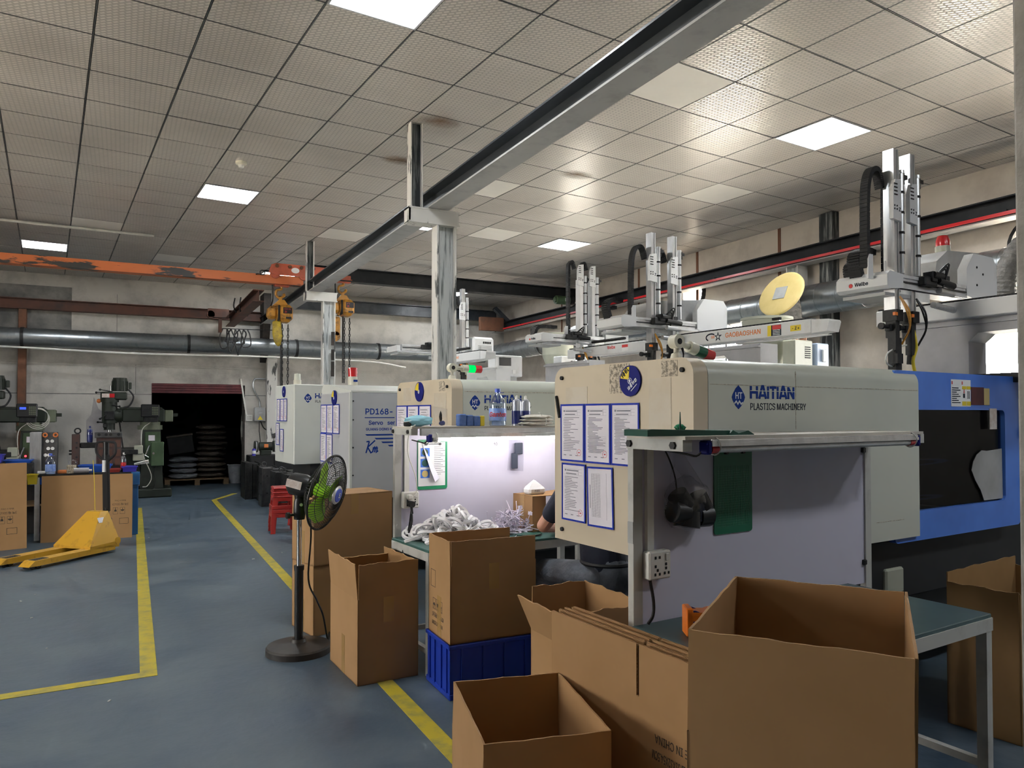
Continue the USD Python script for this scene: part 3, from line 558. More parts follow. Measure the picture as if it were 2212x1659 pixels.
obj('red_arrow', cat(face(sheet2(Polygon([(.137, .10), (.143, .10), (.143, .085), (.148, .085), (.14, .075), (.132, .085), (.137, .085)]), .0025), 'f', 2.07, .02, 1.545), *[face(sheet2(sbox(.006+x, .127, .016+x, .145), .002), 'f', 2.07, .02, 1.545) for x in (0, .11)]), 'print_red', s)
obj('name_plate', bx(2.29, 2.435, .017, .02, 1.555, 1.66), 'maroon', d); obj('old_sticker', bx(2.435, 2.50, .017, .02, 1.555, 1.655), 'lid_yellow', d); obj('notice_sticker', bx(2.50, 2.585, .017, .02, 1.41, 1.535), 'sticker', d)
for z in (1.38, 1.07): obj('hinge', bx(2.87, 2.93, .0, .05, z-.03, z+.03, .008), 'black_plastic', m1)
obj('tie_bar', cy((1.4, .28, 1.21), (2.75, .28, 1.21), .035, 18), 'chrome', m1); obj('tie_bar', cy((1.4, .30, .99), (2.75, .30, .99), .035, 18), 'chrome', m1)
obj('platen', cat(bx(2.62, 2.86, .15, .9, .9, 1.6, .02), bx(1.3, 1.5, .15, .9, .9, 1.6, .02), bx(1.5, 2.7, .75, .80, .85, 1.65)), 'machine_base', m1, smooth=False)
obj('inner_plate', bx(2.05, 2.16, .50, .52, 1.27, 1.45), 'mold_rust', m1); obj('inner_sticker', bx(2.06, 2.15, .495, .50, 1.38, 1.45), 'lid_yellow', m1)
obj('junction_box', bx(1.55, 1.72, .1, .2, .52, .66, .01), 'hopper', m1)
arch(m1, 2.76, -.46, .62, -.22, .26, 1.735, 2.115, 2.03)
obj('stand', bx(2.8, 3.0, -.40, .58, 1.7, 1.76), 'machine_base', m1)
# second machine
m2 = machine('second moulding machine, cream end behind the lit bench', 2.31, 4.45, .92, .83, 1.742, 1.70, 'machine_cream', 'machine_grey')
logo(m2, .18, 0, 1.58); haitian(m2, .255, 0, 1.578)
screw_dots(m2, [(.06, 1.69), (.86, 1.69)])
obj('old_film', bx(-.0015, 0, .66, .80, 1.60, 1.70), 'worn_film', m2); obj('glue_mark', bx(-.0015, 0, .10, .19, 1.66, 1.73), 'glue_stain', m2); obj('old_film', bx(-.0015, 0, .08, .27, 1.48, 1.65), 'worn_film', m2)
obj('crease', bx(.1, 1.69, -.001, .001, 1.655, 1.658), 'glue_stain', m2, smooth=False)
arch(m2, 2.76, -.30, .85, .05, .55, 1.735, 2.10, 2.02)
# third machine: grey cabinet with printed lettering
t = m3 = gthing('moulding_machine', 'grey machine with PD168 lettering behind the standing fan', 'machine', 2.30, 6.41, 0, group='injection moulding machines')
obj('cabinet', bx(0, 1.9, 0, .84, .73, 1.70, .006), 'machine_silver', t, smooth=False)
obj('roof', pr([(0.0, 1.70), (0.0, 1.715), (.66, 1.79), (.80, 1.79), (.84, 1.74), (.84, 1.70)], 'x', .01, 1.9), 'machine_white', t, smooth=False)
obj('trim_strip', bx(-.004, .02, -.004, .012, .73, 1.70), 'machine_white', t, smooth=False)
obj('model_lettering', face(txt('PD168-', .052, .27, bold=True), 'f', .14, 0, 1.50), 'logo_blue', t); obj('rule', face(sheet2(sbox(0, 0, .29, .008)), 'f', .14, 0, 1.465), 'logo_blue', t)
obj('series_lettering', face(txt('Servo   ser', .036, .26, bold=True), 'f', .175, 0, 1.405), 'logo_blue', t, kind='stuff'); obj('maker_lettering', face(txt('GUANG DONG KA', .023, .28, bold=True), 'f', .15, 0, 1.352), 'logo_blue', t)
for k, (x, z) in enumerate(((.145, 1.305), (.235, 1.27), (.30, 1.235), (.365, 1.203))): obj('stripe', face(sheet2(Polygon([(0, .014), (.32-.07*k, .014), (.32-.07*k, 0), (.015, 0)])), 'f', x, 0, z), 'logo_blue', t)
obj('script_lettering', face(strokes([[(2.4, 7.5), (.2, .2)], [(.5, 7.2), (2.4, 7.5)], [(6.2, 8), (1.3, 3.8), (3.4, .3), (4.3, .8)], [(5.2, 3.8), (4.6, .5)], [(4.9, 2.2), (6, 3.8), (6.4, 3.2), (5.9, .5)], [(6.2, 2.2), (7.3, 3.8), (7.7, 3.2), (7.2, .7), (8.3, 1.4)]], .145, .42), 'f', .15, 0, 1.145), 'logo_blue', t)
obj('bed', bx(.15, 3.6, .05, .80, .12, .72), 'machine_base', t, smooth=False); obj('foot', bx(.3, .5, .1, .3, 0, .12), 'machine_base', t); obj('foot', bx(3.2, 3.4, .1, .3, 0, .12), 'machine_base', t)
obj('screw', cat(*[rot(cy((0, 0, 0), (0, 0, .006), .007, 8), 90, 'x').apply_translation((.03, 0, z)) for z in (.95, 1.2, 1.45, 1.62)]), 'rubber', t, kind='stuff')
obj('injection_cover', bx(1.95, 3.9, .05, .8, .73, 1.55, .04), 'machine_silver', t); arch(t, 2.72, 0, .84, .2, .6, 1.55, 2.10, 2.0)
# fourth machine
t = m4 = gthing('moulding_machine', 'farthest white machine cabinet with blue HT emblem', 'machine', 2.30, 8.2, 0, group='injection moulding machines')
obj('cabinet', bx(0, 1.9, 0, .79, .945, 1.835, .008), 'machine_white', t, smooth=False); logo(t, .155, 0, 1.68); haitian(t, .235, 0, 1.68, mat='machine_white')
obj('bed', bx(.2, 3.6, .05, .74, .12, .94), 'machine_base', t, smooth=False); obj('foot', bx(.3, .5, .1, .3, 0, .12), 'machine_base', t); obj('foot', bx(3.2, 3.4, .1, .3, 0, .12), 'machine_base', t)
obj('injection_cover', bx(1.95, 4.7, .05, 1.15, .9, 1.6, .04), 'machine_white', t); arch(t, 2.6, 0, .79, .2, .55, 1.6, 2.12, 2.0, 'robot_white')

# ---- notices and round status signs on the end plates
def sleeve(label, a, b, z, w=.20, h=.295, kind=0, tilt=0.0, skew=0):
    t = gthing('notice_sleeve', label, 'notice', a-.004, b, z, rx=tilt, group='blue-framed notices')
    obj('frame', face(sheet2(sbox(-w/2, -h/2, w/2, h/2).difference(sbox(-w/2+.009, -h/2+.009, w/2-.009, h/2-.009)), .003), 'l', 0, 0, 0), 'frame_blue', t)
    s = obj('sheet', face(sheet2(sbox(-w/2+.006, -h/2+.006, w/2-.006, h/2-.006), .0015), 'l', 0, 0, 0), 'paper', t)
    r = random.Random(int(a*100+b*1000+z*77)); ln = []; x0, x1 = -w/2+.026, w/2-.03; y = h/2-.035
    if kind < 3:
        ln += [sbox(x0, y-.005, x0+.012, y+.004), sbox(x0+.018, y-.004, x1-.03, y+.002), sbox(x0+.012, y-.020, x1-.045, y-.015)]
        ln += [sbox(x1-.026, y-.022, x1-.0255, y+.006), sbox(x1-.026, y-.008, x1, y-.0073), sbox(x0-.004, y+.007, x1, y+.0077), sbox(x0-.004, y-.023, x1, y-.0223)]
        y -= .034
        while y > -h/2 + .05:
            L = r.uniform(.25, 1.0)*(x1-x0-.006); ind = r.choice((0, 0, .006)); ln.append(sbox(x0+ind, y-.0022, x0+ind+L, y+.0008)); y -= .0068 if kind else .0085
        if kind == 2: ln += [sbox(x0, -h/2+.05+k*.0075, x1, -h/2+.0506+k*.0075) for k in range(12)]
        for k in range(3): ln.append(sbox(x0+.002+k*.05, -h/2+.030, x0+.022+k*.05, -h/2+.034))
        obj('stamp', cat(face(sheet2(circ(x1-.012, -h/2+.048, .017).difference(circ(x1-.012, -h/2+.048, .0155)), .002), 'l', 0, 0, 0), face(sheet2(sbox(x1-.018, -h/2+.045, x1-.006, -h/2+.05), .002), 'l', 0, 0, 0)), 'print_red', s)
    else:
        ln += [sbox(x0+.01+k*.008, -h/2+.05, x0+.0106+k*.008, h/2-.035) for k in range(9)] + [sbox(x0+.01, -h/2+.05+k*.0078, x0+.08, -h/2+.0506+k*.0078) for k in range(28)] + [sbox(x1-.02, -h/2+.04, x1-.0194, h/2-.03), sbox(x0-.004, -h/2+.09, x0, h/2-.09)]
    obj('print', cat(*[face(sheet2(q, .002), 'l', 0, 0, 0) for q in ln]), 'print_grey', s, kind='stuff', smooth=False)
CH = {'dai': [[(2.6, 9.6), (.6, 7.2)], [(2.8, 7.2), (.4, 4.4)], [(1.7, 5.8), (1.7, .2)], [(4.4, 8.4), (8.8, 8.4)], [(6.6, 9.8), (6.6, 6.4)], [(3.6, 6.4), (9.7, 6.4)], [(3.8, 4.2), (9.6, 4.2)], [(7.8, 6.4), (7.8, .6), (6.4, 1)], [(4.8, 3), (5.8, 1.6)]],
      'ji': [[(.3, 7.2), (4.2, 7.2)], [(2.3, 9.8), (2.3, .2)], [(2.3, 6.4), (.3, 3)], [(2.5, 6), (3.9, 4.4)], [(5.4, 9), (5.4, 4), (4.2, .4)], [(5.4, 9), (8.2, 9), (8.2, 1), (9.7, 1), (9.7, 2.6)]],
      'she': [[(1, 9.4), (2.2, 8)], [(.3, 6.2), (2, 6.2), (2, 1.2), (3.4, 2.6)], [(5, 9.2), (5, 7.4), (3.8, 6)], [(5, 9.2), (8, 9.2), (8, 6.6), (9.7, 6.6)], [(4.4, 5), (9, 5), (7, 2), (4, .3)], [(5, 3.8), (9.6, .3)]],
      'bei': [[(4.4, 9.8), (2, 7)], [(3.6, 8.8), (7.6, 8.8), (4, 5.8), (.4, 5)], [(3.4, 7.6), (9.6, 5)], [(2, 4.4), (8, 4.4), (8, .3), (2, .3), (2, 4.4)], [(5, 4.4), (5, .3)], [(2, 2.4), (8, 2.4)]],
      'zhuang': [[(.6, 8), (1.6, 6.4)], [(2.6, 9.8), (2.6, .2)], [(.3, 3), (2.6, 4.6)], [(3.8, 6.4), (9.7, 6.4)], [(6.6, 9.8), (6.4, 5), (3.6, .3)], [(6.6, 5), (9.7, .3)], [(8.2, 9.2), (9, 8)]],
      'tai': [[(.6, 8.2), (9.4, 8.2)], [(5, 9.8), (4.4, 6.6), (.4, 4.4)], [(5, 8), (9.6, 4.4)], [(4.4, 5.6), (5.4, 4.6)], [(1.6, 3), (.6, 1)], [(3, 3.2), (3.2, .5), (6.6, .5), (6.8, 1.6)], [(4.6, 3.4), (5.4, 2)], [(8, 3.2), (9.4, 1.4)]],
      'hao': [[(2.4, 9.4), (7.6, 9.4), (7.6, 6.8), (2.4, 6.8), (2.4, 9.4)], [(.6, 5.2), (9.4, 5.2)], [(3.4, 5.2), (3, 3.4), (8, 3.4), (7.4, .4), (5.6, .6)]],
      'xiang': [[(2, 9.8), (.8, 8)], [(1.6, 8.8), (4.4, 8.8)], [(6.4, 9.8), (5.4, 8)], [(6, 8.8), (9.4, 8.8)], [(.4, 5.6), (4.8, 5.6)], [(2.6, 7), (2.6, .2)], [(2.6, 5), (.4, 2.6)], [(2.8, 4.6), (4.4, 3.4)], [(5.8, 6.6), (9.2, 6.6), (9.2, .4), (5.8, .4), (5.8, 6.6)], [(5.8, 4.6), (9.2, 4.6)], [(5.8, 2.4), (9.2, 2.4)]]}
def status_sign(label, a, b, z, r=.07, ang=35, sector='print_yellow', text=True):
    t = gthing('status_sign', label, 'sign', a-.001, b, z, group='round status signs')
    p = obj('disc', face(sheet2(circ(0, 0, r, 32), .008), 'l', 0, 0, 0), 'navy_plastic', t)
    q = [(r*.12*math.cos(rad(135)), r*.12*math.sin(rad(135)))] + [(r*.92*math.cos(rad(x)), r*.92*math.sin(rad(x))) for x in np.linspace(92, 168, 9)]
    obj('sector', face(sheet2(Polygon(q), .009), 'l', 0, 0, 0), sector, p, label='yellow sector')
    if text:
        u = [mv(strokes(CH[k], r*.36, .7), (i-1)*r*.40, 0, .009) for i, k in enumerate(('dai', 'ji'))]; m = cat(*u); m = rot(m, 40); m.apply_translation((-r*.33, r*.42, 0)); obj('lettering', face(m, 'l', 0, 0, 0), 'print_dark', p)
        u = [mv(strokes(CH[k], r*.24, .7), (i-2)*r*.27, 0, .008) for i, k in enumerate(('she', 'bei', 'zhuang', 'tai'))]; m = rot(cat(*u), 38); m.apply_translation((r*.32, -r*.30, 0)); obj('title', face(m, 'l', 0, 0, 0), 'print_white', p)
        m = rot(mv(sheet2(sbox(-r*.36, 0, r*.36, r*.05)), 0, 0, .008), 38); m.apply_translation((r*.42, -r*.46, 0)); obj('small_print', face(m, 'l', 0, 0, 0), 'print_white', p)
    obj('arrow', face(mv(sheet2(circ(0, 0, r*.2).difference(circ(0, 0, r*.165)).union(Polygon([(-.07*r, -.12*r), (.05*r, -.12*r), (.05*r, .0), (.11*r, 0), (-.01*r, .13*r), (-.13*r, 0), (-.07*r, 0)]))), 0, 0, .008), 'l', 0, 0, 0), 'print_white', p)
status_sign('large round navy status sign with yellow sector on the nearest cream end plate', 2.29, 2.61, 1.655, .072)
status_sign('round navy sign on the second cream end plate behind the lit bench', 2.31, 4.955, 1.665, .072, text=False)
status_sign('round navy sign with yellow top on the grey machine', 2.30, 6.83, 1.655, .072, text=False)
status_sign('round navy sign on the farthest white machine', 2.30, 8.60, 1.76, .064, sector='navy_plastic', text=False)
N1 = ['upper left notice on the nearest cream end plate', 'upper middle notice on the nearest cream end plate', 'upper right notice behind the bench post on the nearest cream plate', 'lower left notice on the nearest cream end plate', 'lower right gridded record sheet on the nearest cream end plate']
for k, (b, z, kd, ti) in enumerate(((3.06, 1.405, 0, 0), (2.855, 1.405, 2, 0), (2.65, 1.405, 1, 0), (3.05, 1.10, 0, 0), (2.835, 1.095, 3, -1.5))): sleeve(N1[k], 2.29, b, z, kind=kd, tilt=ti)
for k, (b, n) in enumerate(((5.27, 'left'), (5.065, 'middle'), (4.86, 'right'))): sleeve(f'{n} notice of the row above the lit bench shelf', 2.31, b, 1.42, kind=k % 2)
for k, (b, z, n) in enumerate(((7.14, 1.455, 'upper left'), (6.96, 1.455, 'upper middle'), (6.775, 1.455, 'upper right'), (7.15, 1.175, 'lower left'), (6.97, 1.17, 'lower right'))): sleeve(f'{n} notice on the end of the grey machine behind the fan', 2.30, b, z, w=.18, h=.28, kind=k % 3)
for k, (b, z, n) in enumerate(((8.83, 1.55, 'upper left'), (8.68, 1.55, 'upper middle'), (8.54, 1.55, 'upper right'), (8.855, 1.27, 'lower left'), (8.68, 1.20, 'lowest'))): sleeve(f'{n} notice on the end of the farthest white machine', 2.30, b, z, w=.14, h=.26, kind=k % 2)

# ---- signal lamps
def stack_lamp(label, a, b, z, ang, green):
    t = gthing('signal_lamp', label, 'signal lamp', a, b, z)
    obj('base', cat(lathe([(0, 0), (.030, 0), (.022, .03), (.012, .035), (.012, .07), (0, .07)], 18), cy((0, -.022, .085), (0, .022, .085), .032, 20)), 'lamp_cream', t)
    obj('joint_cap', cy((0, -.024, .085), (0, -.0225, .085), .014, 14), 'rubber', t)
    d = np.array((math.cos(rad(ang)), 0, math.sin(rad(ang)))); o = np.array((0, 0, .085)); q = lambda u: o + d*u
    obj('arm', cat(cy(q(.03), q(.085), .014, 14), cy(q(.08), q(.125), .027, 20)), 'lamp_cream', t)
    obj('green_lens', cy(q(.125), q(.18), .027, 20), green, t, label='green lens'); obj('red_lens', cy(q(.18), q(.232), .027, 20), 'red_plastic', t, label='red lens')
stack_lamp('three-colour signal lamp lying on top of the nearest machine', 2.39, 2.42, 1.742, -14, 'lamp_green')
stack_lamp('signal lamp with glowing green lens on the second machine', 2.40, 4.62, 1.742, -1, 'lamp_green_on')
t = gthing('beacon_lamp', 'tall red beacon on the grey PD168 machine', 'beacon', 2.43, 6.7, 1.775)
obj('base', lathe([(0, 0), (.045, 0), (.045, .07), (.04, .08), (0, .08)], 20), 'lamp_cream', t); obj('lens', lathe([(0, .08), (.042, .08), (.045, .155), (.035, .165), (0, .167)], 20), 'red_plastic', t); obj('mark', face(sheet2(sbox(-.01, -.01, .03, .01)), 'f', .0, -.046, .04), 'logo_blue', t)
t = gthing('beacon_lamp', 'pale unlit beacon on the farthest white machine', 'beacon', 2.37, 8.32, 1.835); obj('base', lathe([(0, 0), (.042, 0), (.042, .05), (0, .05)], 18), 'lamp_cream', t); obj('lens', lathe([(0, .05), (.036, .05), (.034, .12), (0, .125)], 18), 'beacon_dull', t)

# ================================================================== TAKE-OUT ROBOTS (local: x along the machine, y away, z = 0 at the rail)
def chain_strip(pts, w, h, n=46):
    P = curve(pts, n); ms = []
    for i in range(n-1):
        d = P[i+1]-P[i]; L = np.linalg.norm(d); a = math.degrees(math.atan2(d[2], d[0])); ms.append(mv(rot(bx(-L*.46, L*.46, -w/2, w/2, -h/2, h/2), -a, 'y'), *((P[i]+P[i+1])/2)))
    return cat(*ms)
def robot(label, a, b, beam=(-1.23, .5), style=0, post=(.10, .28), zc=2.27, top=.86, brand=None, beacon=False, tag_x=False):
    t = gthing('takeout_robot', label, 'robot', a, b, zc, group='take-out robots on the machines')
    L = .88
    obj('rail', cat(bx(.02, L, 0, .02, 0, .085), bx(.02, L, -.006, .03, 0, .02), bx(.02, L, -.006, .03, .065, .085), bx(.02, L, .02, .07, .01, .08)), 'alu_white', t, smooth=False)
    obj('rail', bx(.02, L, .24, .30, 0, .085), 'alu_white', t, smooth=False)
    obj('slide_strip', bx(.03, L, -.008, -.004, .035, .045), 'black_plastic', t, smooth=False)
    n = obj('nose_cover', pr([(0, -.01), (0, .07), (.32, .065), (.36, .03), (.36, -.01)], 'x', -.05, .0) if style == 2 else pr([(-.05, .005), (-.05, .07), (-.02, .095), (.12, .085), (.12, .0), (-.02, -.012)], 'y', -.012, .325), 'robot_white', t, smooth=False)
    if brand: obj('brand_lettering', cat(face(txt(brand[0], .022, .09, bold=True), 'l', -.0505, .20, .022)), brand[1], n); obj('brand_mark', face(sheet2(circ(0, 0, .013)), 'l', -.0505, .225, .03), 'print_red', n)
    obj('under_plate', bx(-.02, .25, .02, .30, -.05, -.03), 'robot_grey', t)
    if tag_x: s = obj('axis_tag', face(sheet2(sbox(0, 0, .07, .035), .002), 'f', .36, -.006, .03), 'print_yellow', t); obj('lettering', face(mv(txt('- X +', .018, .05, bold=True), .01, .009, .002), 'f', .36, -.006, .03), 'print_dark', s)
    for k, x in enumerate(post):
        arm = obj('arm', cat(bx(x-.024, x+.024, .02, .08, -.16, top), bx(x-.026, x-.016, .015, .085, -.16, top), bx(x+.016, x+.026, .015, .085, -.16, top)) if style != 1 else cat(bx(x-.03, x+.03, .02, .09, -.12, top-.17), bx(x-.03, x-.015, .0, .02, -.05, top-.17)), 'alu' if style != 1 else 'robot_white', t, smooth=False)
        if style == 1: obj('tip', mv(bx(-.017, .017, -.004, .004, -.1, .08, .015), x-.005, .05, top-.11), 'robot_white', t)
        obj('air_cylinder', cat(cy((x+.068, .03, .10), (x+.068, .03, top-.14), .021, 16), cy((x+.068, .03, top-.14), (x+.068, .03, top-.12), .024, 16)), 'alu', t)
        obj('cable_tie', cat(*[cy((x+.068, .03, z), (x+.068, .03, z+.014), .024, 14) for z in np.arange(.22, top-.2, .125)]), 'rubber', t, kind='stuff')
        obj('fitting', cat(bx(x+.08, x+.125, .015, .045, top-.17, top-.145), cy((x+.10, .03, top-.2), (x+.10, .03, top-.13), .01)), 'black_plastic', t)
        zt = top-.20 if style != 1 else top+.0; xc = x-.03
        if not (style == 2 and k):
            obj('cable_chain', chain_strip([(xc, .10, zt-.03), (xc-.04, .10, zt+.07), (xc-.11, .10, zt+.06), (xc-.155, .10, zt-.05), (xc-.165, .10, zt-.3), (xc-.165, .10, .12)] if k == 0 and style != 1 else [(xc, .12, zt-.03), (xc-.03, .12, zt+.05), (xc-.07, .12, zt+.03), (xc-.09, .12, zt-.08), (xc-.09, .12, .10)], .05, .03, 52), 'rubber', t)
            g = obj('chain_guard', pr([(x-.065, zt-.24), (x-.065, zt-.06), (x-.04, zt), (x+.02, zt+.01), (x+.02, zt-.25)], 'y', -.004, .022), 'robot_white', t, smooth=False)
            obj('slot', cat(*[rot(bx(x-.055, x-.02, -.006, -.003, zt-.03-.022*q, zt-.022-.022*q), 0) for q in range(4)], *[cy((x-.05+.025*q, -.006, zt-.16-.02*w), (x-.05+.025*q, -.003, zt-.16-.02*w), .006, 8) for q in range(2) for w in range(2)]), 'black_plastic', g, kind='stuff')
            obj('axis_lettering', mv(face(txt('Z', .022, bold=True), 'f', 0, 0, 0), x-.006, -.004, zt-.19), 'print_dark', g)
        obj('foot_guard', pr([(xc-.18, .05), (xc-.18, .17), (xc-.165, .20), (xc-.13, .20), (xc-.13, .05)], 'y', .07, .078), 'robot_white', t, smooth=False)
        # gripper under the arm
        gm = [bx(x-.035, x+.035, .0, .09, -.20, -.13), bx(x-.02, x+.03, .02, .08, -.30, -.2), bx(x-.06, x-.02, .03, .06, -.26, -.22), cy((x-.12, .045, -.235), (x-.05, .045, -.235), .012, 10), cy((x-.13, .045, -.235), (x-.11, .045, -.235), .02, 12)]
        if k == 0: gm += [bx(x-.015, x+.05, .02, .07, -.50, -.3), bx(x-.03, x+.03, .0, .05, -.46, -.40), bx(x-.03, x-.01, .01, .03, -.38, -.2)]
        else: gm += [bx(x-.02, x+.02, .02, .06, -.40, -.3), rot(bx(x-.02, x-.005, .03, .05, -.46, -.39), 8, 'y', (x, 0, -.4)), rot(bx(x+.005, x+.02, .03, .05, -.46, -.39), -8, 'y', (x, 0, -.4))]
        obj('gripper', cat(*gm), 'iron', t, smooth=False)
        obj('air_hose', cat(*[tb(curve([(x+.0, .0, -.05), (x+.02+.01*q, -.03-.01*q, -.14), (x+.07, -.02, -.24), (x+.05, .02, -.34)], 14), .006, 6) for q in range(2)]), 'hoist_yellow' if k == 0 else 'cord', t, kind='stuff')
        obj('sensor', bx(x-.06, x-.03, -.005, .01, -.17, -.15), 'orange_plastic', t)
    obj('carriage', cat(bx(.30, .44, -.05, .2, .03, .09, .008), bx(.36, .42, -.06, .0, .06, .12), cy((.44, -.05, .07), (.62, -.05, .05), .022, 12), cy((.38, -.05, .10), (.48, -.05, .10), .025, 12), bx(.40, .58, -.05, .02, .08, .11)), 'iron', t)
    obj('air_cylinder', cy((.44, -.055, .005), (.60, -.055, -.005), .020, 14), 'alu', t); obj('air_cylinder', cy((.40, -.04, -.085), (.64, -.04, -.10), .020, 14), 'alu', t)
    obj('hose_loop', cat(*[tb(curve([(.40, -.05, .09), (.47+.02*q, -.08, .14+.02*q), (.50, -.06, .07), (.48, -.05, 0)], 14), .006, 6) for q in range(3)]), 'cord', t, kind='stuff')
    if style != 2: obj('cable_chain', cat(chain_strip([(-.02, .20, .08), (-.05, .20, .20), (.03, .20, .255), (.12, .20, .25)] if style == 0 else [(-.02, .20, .08), (.02, .20, .16), (.12, .20, .19), (.3, .20, .19)], .08, .035, 24), chain_strip([(.06, .30, .08), (.04, .30, .16), (.09, .30, .20), (.14, .30, .20)], .06, .03, 18)), 'rubber', t, kind='stuff')
    # motor cover and hood
    cv = None if style == 2 else obj('motor_cover', pr([(.87, .02), (.87, .20), (.96, .31), (1.22, .31), (1.27, .25), (1.27, .0), (.99, .0)] if style == 0 else [(.90, .02), (.90, .15), (.94, .25), (1.0, .30), (1.12, .31), (1.22, .27), (1.26, .18), (1.26, .0)], 'y', -.01, .05), 'robot_white', t, smooth=40)
    if style != 2: obj('hood', pr([(.82, .1), (.86, .28), (1.0, .37), (1.42, .40), (1.54, .34), (1.54, .1)] if beacon else [(.40, .04), (.42, .18), (.50, .27), (1.10, .33), (1.2, .25), (1.2, .04)] if style == 0 else [(.62, .04), (.66, .2), (.80, .27), (1.15, .28), (1.2, .2), (1.2, .04)], 'y', .18 if beacon else .12, .5), 'robot_grey', t, smooth=30)
    if style == 0 and beacon:
        obj('screw', cat(*[cy((x, -.013, z), (x, -.009, z), .008, 8) for x, z in ((1.0, .22), (1.08, .18), (1.0, .10))]), 'rubber', cv, kind='stuff')
        obj('beacon_base', lathe([(0, .30), (.05, .30), (.05, .36), (0, .36)], 18, (1.21, .32, .09)), 'hopper', t); obj('beacon_lens', lathe([(0, .36), (.046, .36), (.046, .40), (.035, .435), (0, .445)], 18, (1.21, .32, .09)), 'red_plastic', t, label='red beacon')
    elif style == 1: obj('badge', face(sheet2(sbox(0, 0, .03, .03)), 'f', 1.02, -.01, .18), 'print_orange', cv); obj('badge', face(sheet2(sbox(0, 0, .03, .03)), 'f', .97, -.01, .18), 'print_dark', cv)
    # cross beam towards the operator side
    y0, y1 = beam; xb = .66
    cb = obj('cross_beam', cat(bx(xb, xb+.16, y0, y1, -.155, -.045, .006), pr([(y0, -.05), (y0-.14, -.06), (y0-.15, -.075), (y0-.13, -.15), (y0, -.155)], 'x', xb+.005, xb+.15)), 'robot_white', t, smooth=False)
    obj('guide_rail', bx(xb+.03, xb+.13, y0+.05, y1, -.045, -.03), 'rail_black', t, smooth=False); obj('under_rail', bx(xb-.03, xb+.02, y0-.16, y0+.7, -.185, -.175), 'alu', t, smooth=False)
    obj('cable_track', chain_strip([(xb+.08, y0+.35, 0), (xb+.08, y0+.4, .0)], .05, .02, 3) if style == 0 else bx(xb+.02, xb+.07, y0+.36, y1-.3, .0, .03, .01), 'rubber', t)
    return t, cb, xb, y0
r1 = robot('tallest robot at the right edge, over the blue door', 4.29, 2.55, beacon=True, brand=('Wellbe', 'print_dark'))[0]
obj('yellow_hose', tb(curve([(.30, .03, -.24), (.31, .02, -.35), (.29, .03, -.44), (.33, .03, -.55)], 16), .010, 8), 'print_yellow', r1); obj('white_tube', tb(curve([(.22, .03, -.34), (.12, .03, -.36), (.03, .04, -.40), (.02, .04, -.46), (.14, .04, -.49)], 16), .005, 6), 'white_cord', r1)
r2, cb, xb, y0 = robot('middle robot whose long beam reads GAOBAOSHAN', 4.23, 4.90, beam=(-1.37, .4), style=0, post=(.35, .61), brand=None, tag_x=True)
obj('brand_lettering', face(txt('GAOBAOSHAN', .038, .37, bold=True), 'l', xb, y0+.84, -.115), 'print_orange', cb)
from shapely.geometry import LineString
star = Polygon([(.045*math.sin(q*math.pi/5)*(1 if q % 2 == 0 else .36), .045*math.cos(q*math.pi/5)*(1 if q % 2 == 0 else .36)) for q in range(10)])
obj('star_mark', cat(face(sheet2(star.difference(star.buffer(-.006))), 'l', xb, y0+.92, -.10), face(sheet2(LineString([(.055*math.cos(q), .03*math.sin(q)) for q in np.linspace(.9, 4.0, 12)]).buffer(.006)), 'l', xb, y0+1.0, -.10)), 'print_dark', cb, kind='stuff')
obj('mark_lettering', face(txt('GB', .022, bold=True), 'l', xb, y0+1.0, -.11), 'print_orange', cb)
s = obj('warning_label', face(sheet2(sbox(0, 0, .13, .085)), 'l', xb, y0+.40, -.145), 'print_dark', cb); obj('yellow_strip', face(sheet2(sbox(.0, 0, .035, .085), .002), 'l', xb, y0+.40, -.145), 'print_yellow', s); obj('red_band', face(sheet2(sbox(.045, .05, .128, .083), .002), 'l', xb, y0+.40, -.145), 'print_red', s); obj('print', cat(*[face(sheet2(sbox(.05, .006+.012*k, .12, .011+.012*k), .002), 'l', xb, y0+.40, -.145) for k in range(4)]), 'print_white', s, kind='stuff')
s = obj('axis_tag', face(sheet2(sbox(0, 0, .095, .045)), 'l', xb, y0+.185, -.125), 'print_yellow', cb); obj('lettering', face(mv(txt('- Z +', .022, .07, bold=True), .012, .011, .001), 'l', xb, y0+.185, -.125), 'print_dark', s)
r3, cb, xb, y0 = robot('robot with two white-cased arms left of the GAOBAOSHAN robot', 4.83, 7.0, beam=(-.95, .45), style=1, post=(.55, .73), zc=2.35, top=.93, brand=('Wellbe', 'print_dark'))
obj('brand_lettering', face(txt('Wellbe', .035, .14, bold=True), 'l', xb, y0+.62, -.095), 'print_red', cb)
obj('warning_label', face(sheet2(sbox(0, 0, .10, .07)), 'l', xb, y0+.36, -.135), 'paper_white', cb); obj('red_band', face(sheet2(sbox(0, .04, .10, .07), .002), 'l', xb, y0+.36, -.135), 'print_red', cb)
r4, cb, xb, y0 = robot('most distant robot with one slim arm and white motor box', 4.0, 9.2, beam=(-1.0, .2), style=2, post=(.97,), zc=2.36, top=.92)
obj('motor_box', bx(1.12, 1.47, .0, .35, .0, .25, .03), 'robot_white', r4); obj('vent_slot', cat(*[bx(1.2, 1.42, -.004, .004, .05+.022*k, .06+.022*k) for k in range(4)]), 'robot_grey', r4, kind='stuff'); obj('control_window', cat(*[bx(1.28+.035*k, 1.305+.035*k, -.004, .004, .155, .185) for k in range(4)]), 'black_plastic', r4, kind='stuff')
obj('brand_lettering', face(txt('GAOBAO', .03, .18, bold=True), 'l', xb, y0+.75, -.11), 'print_orange', cb)
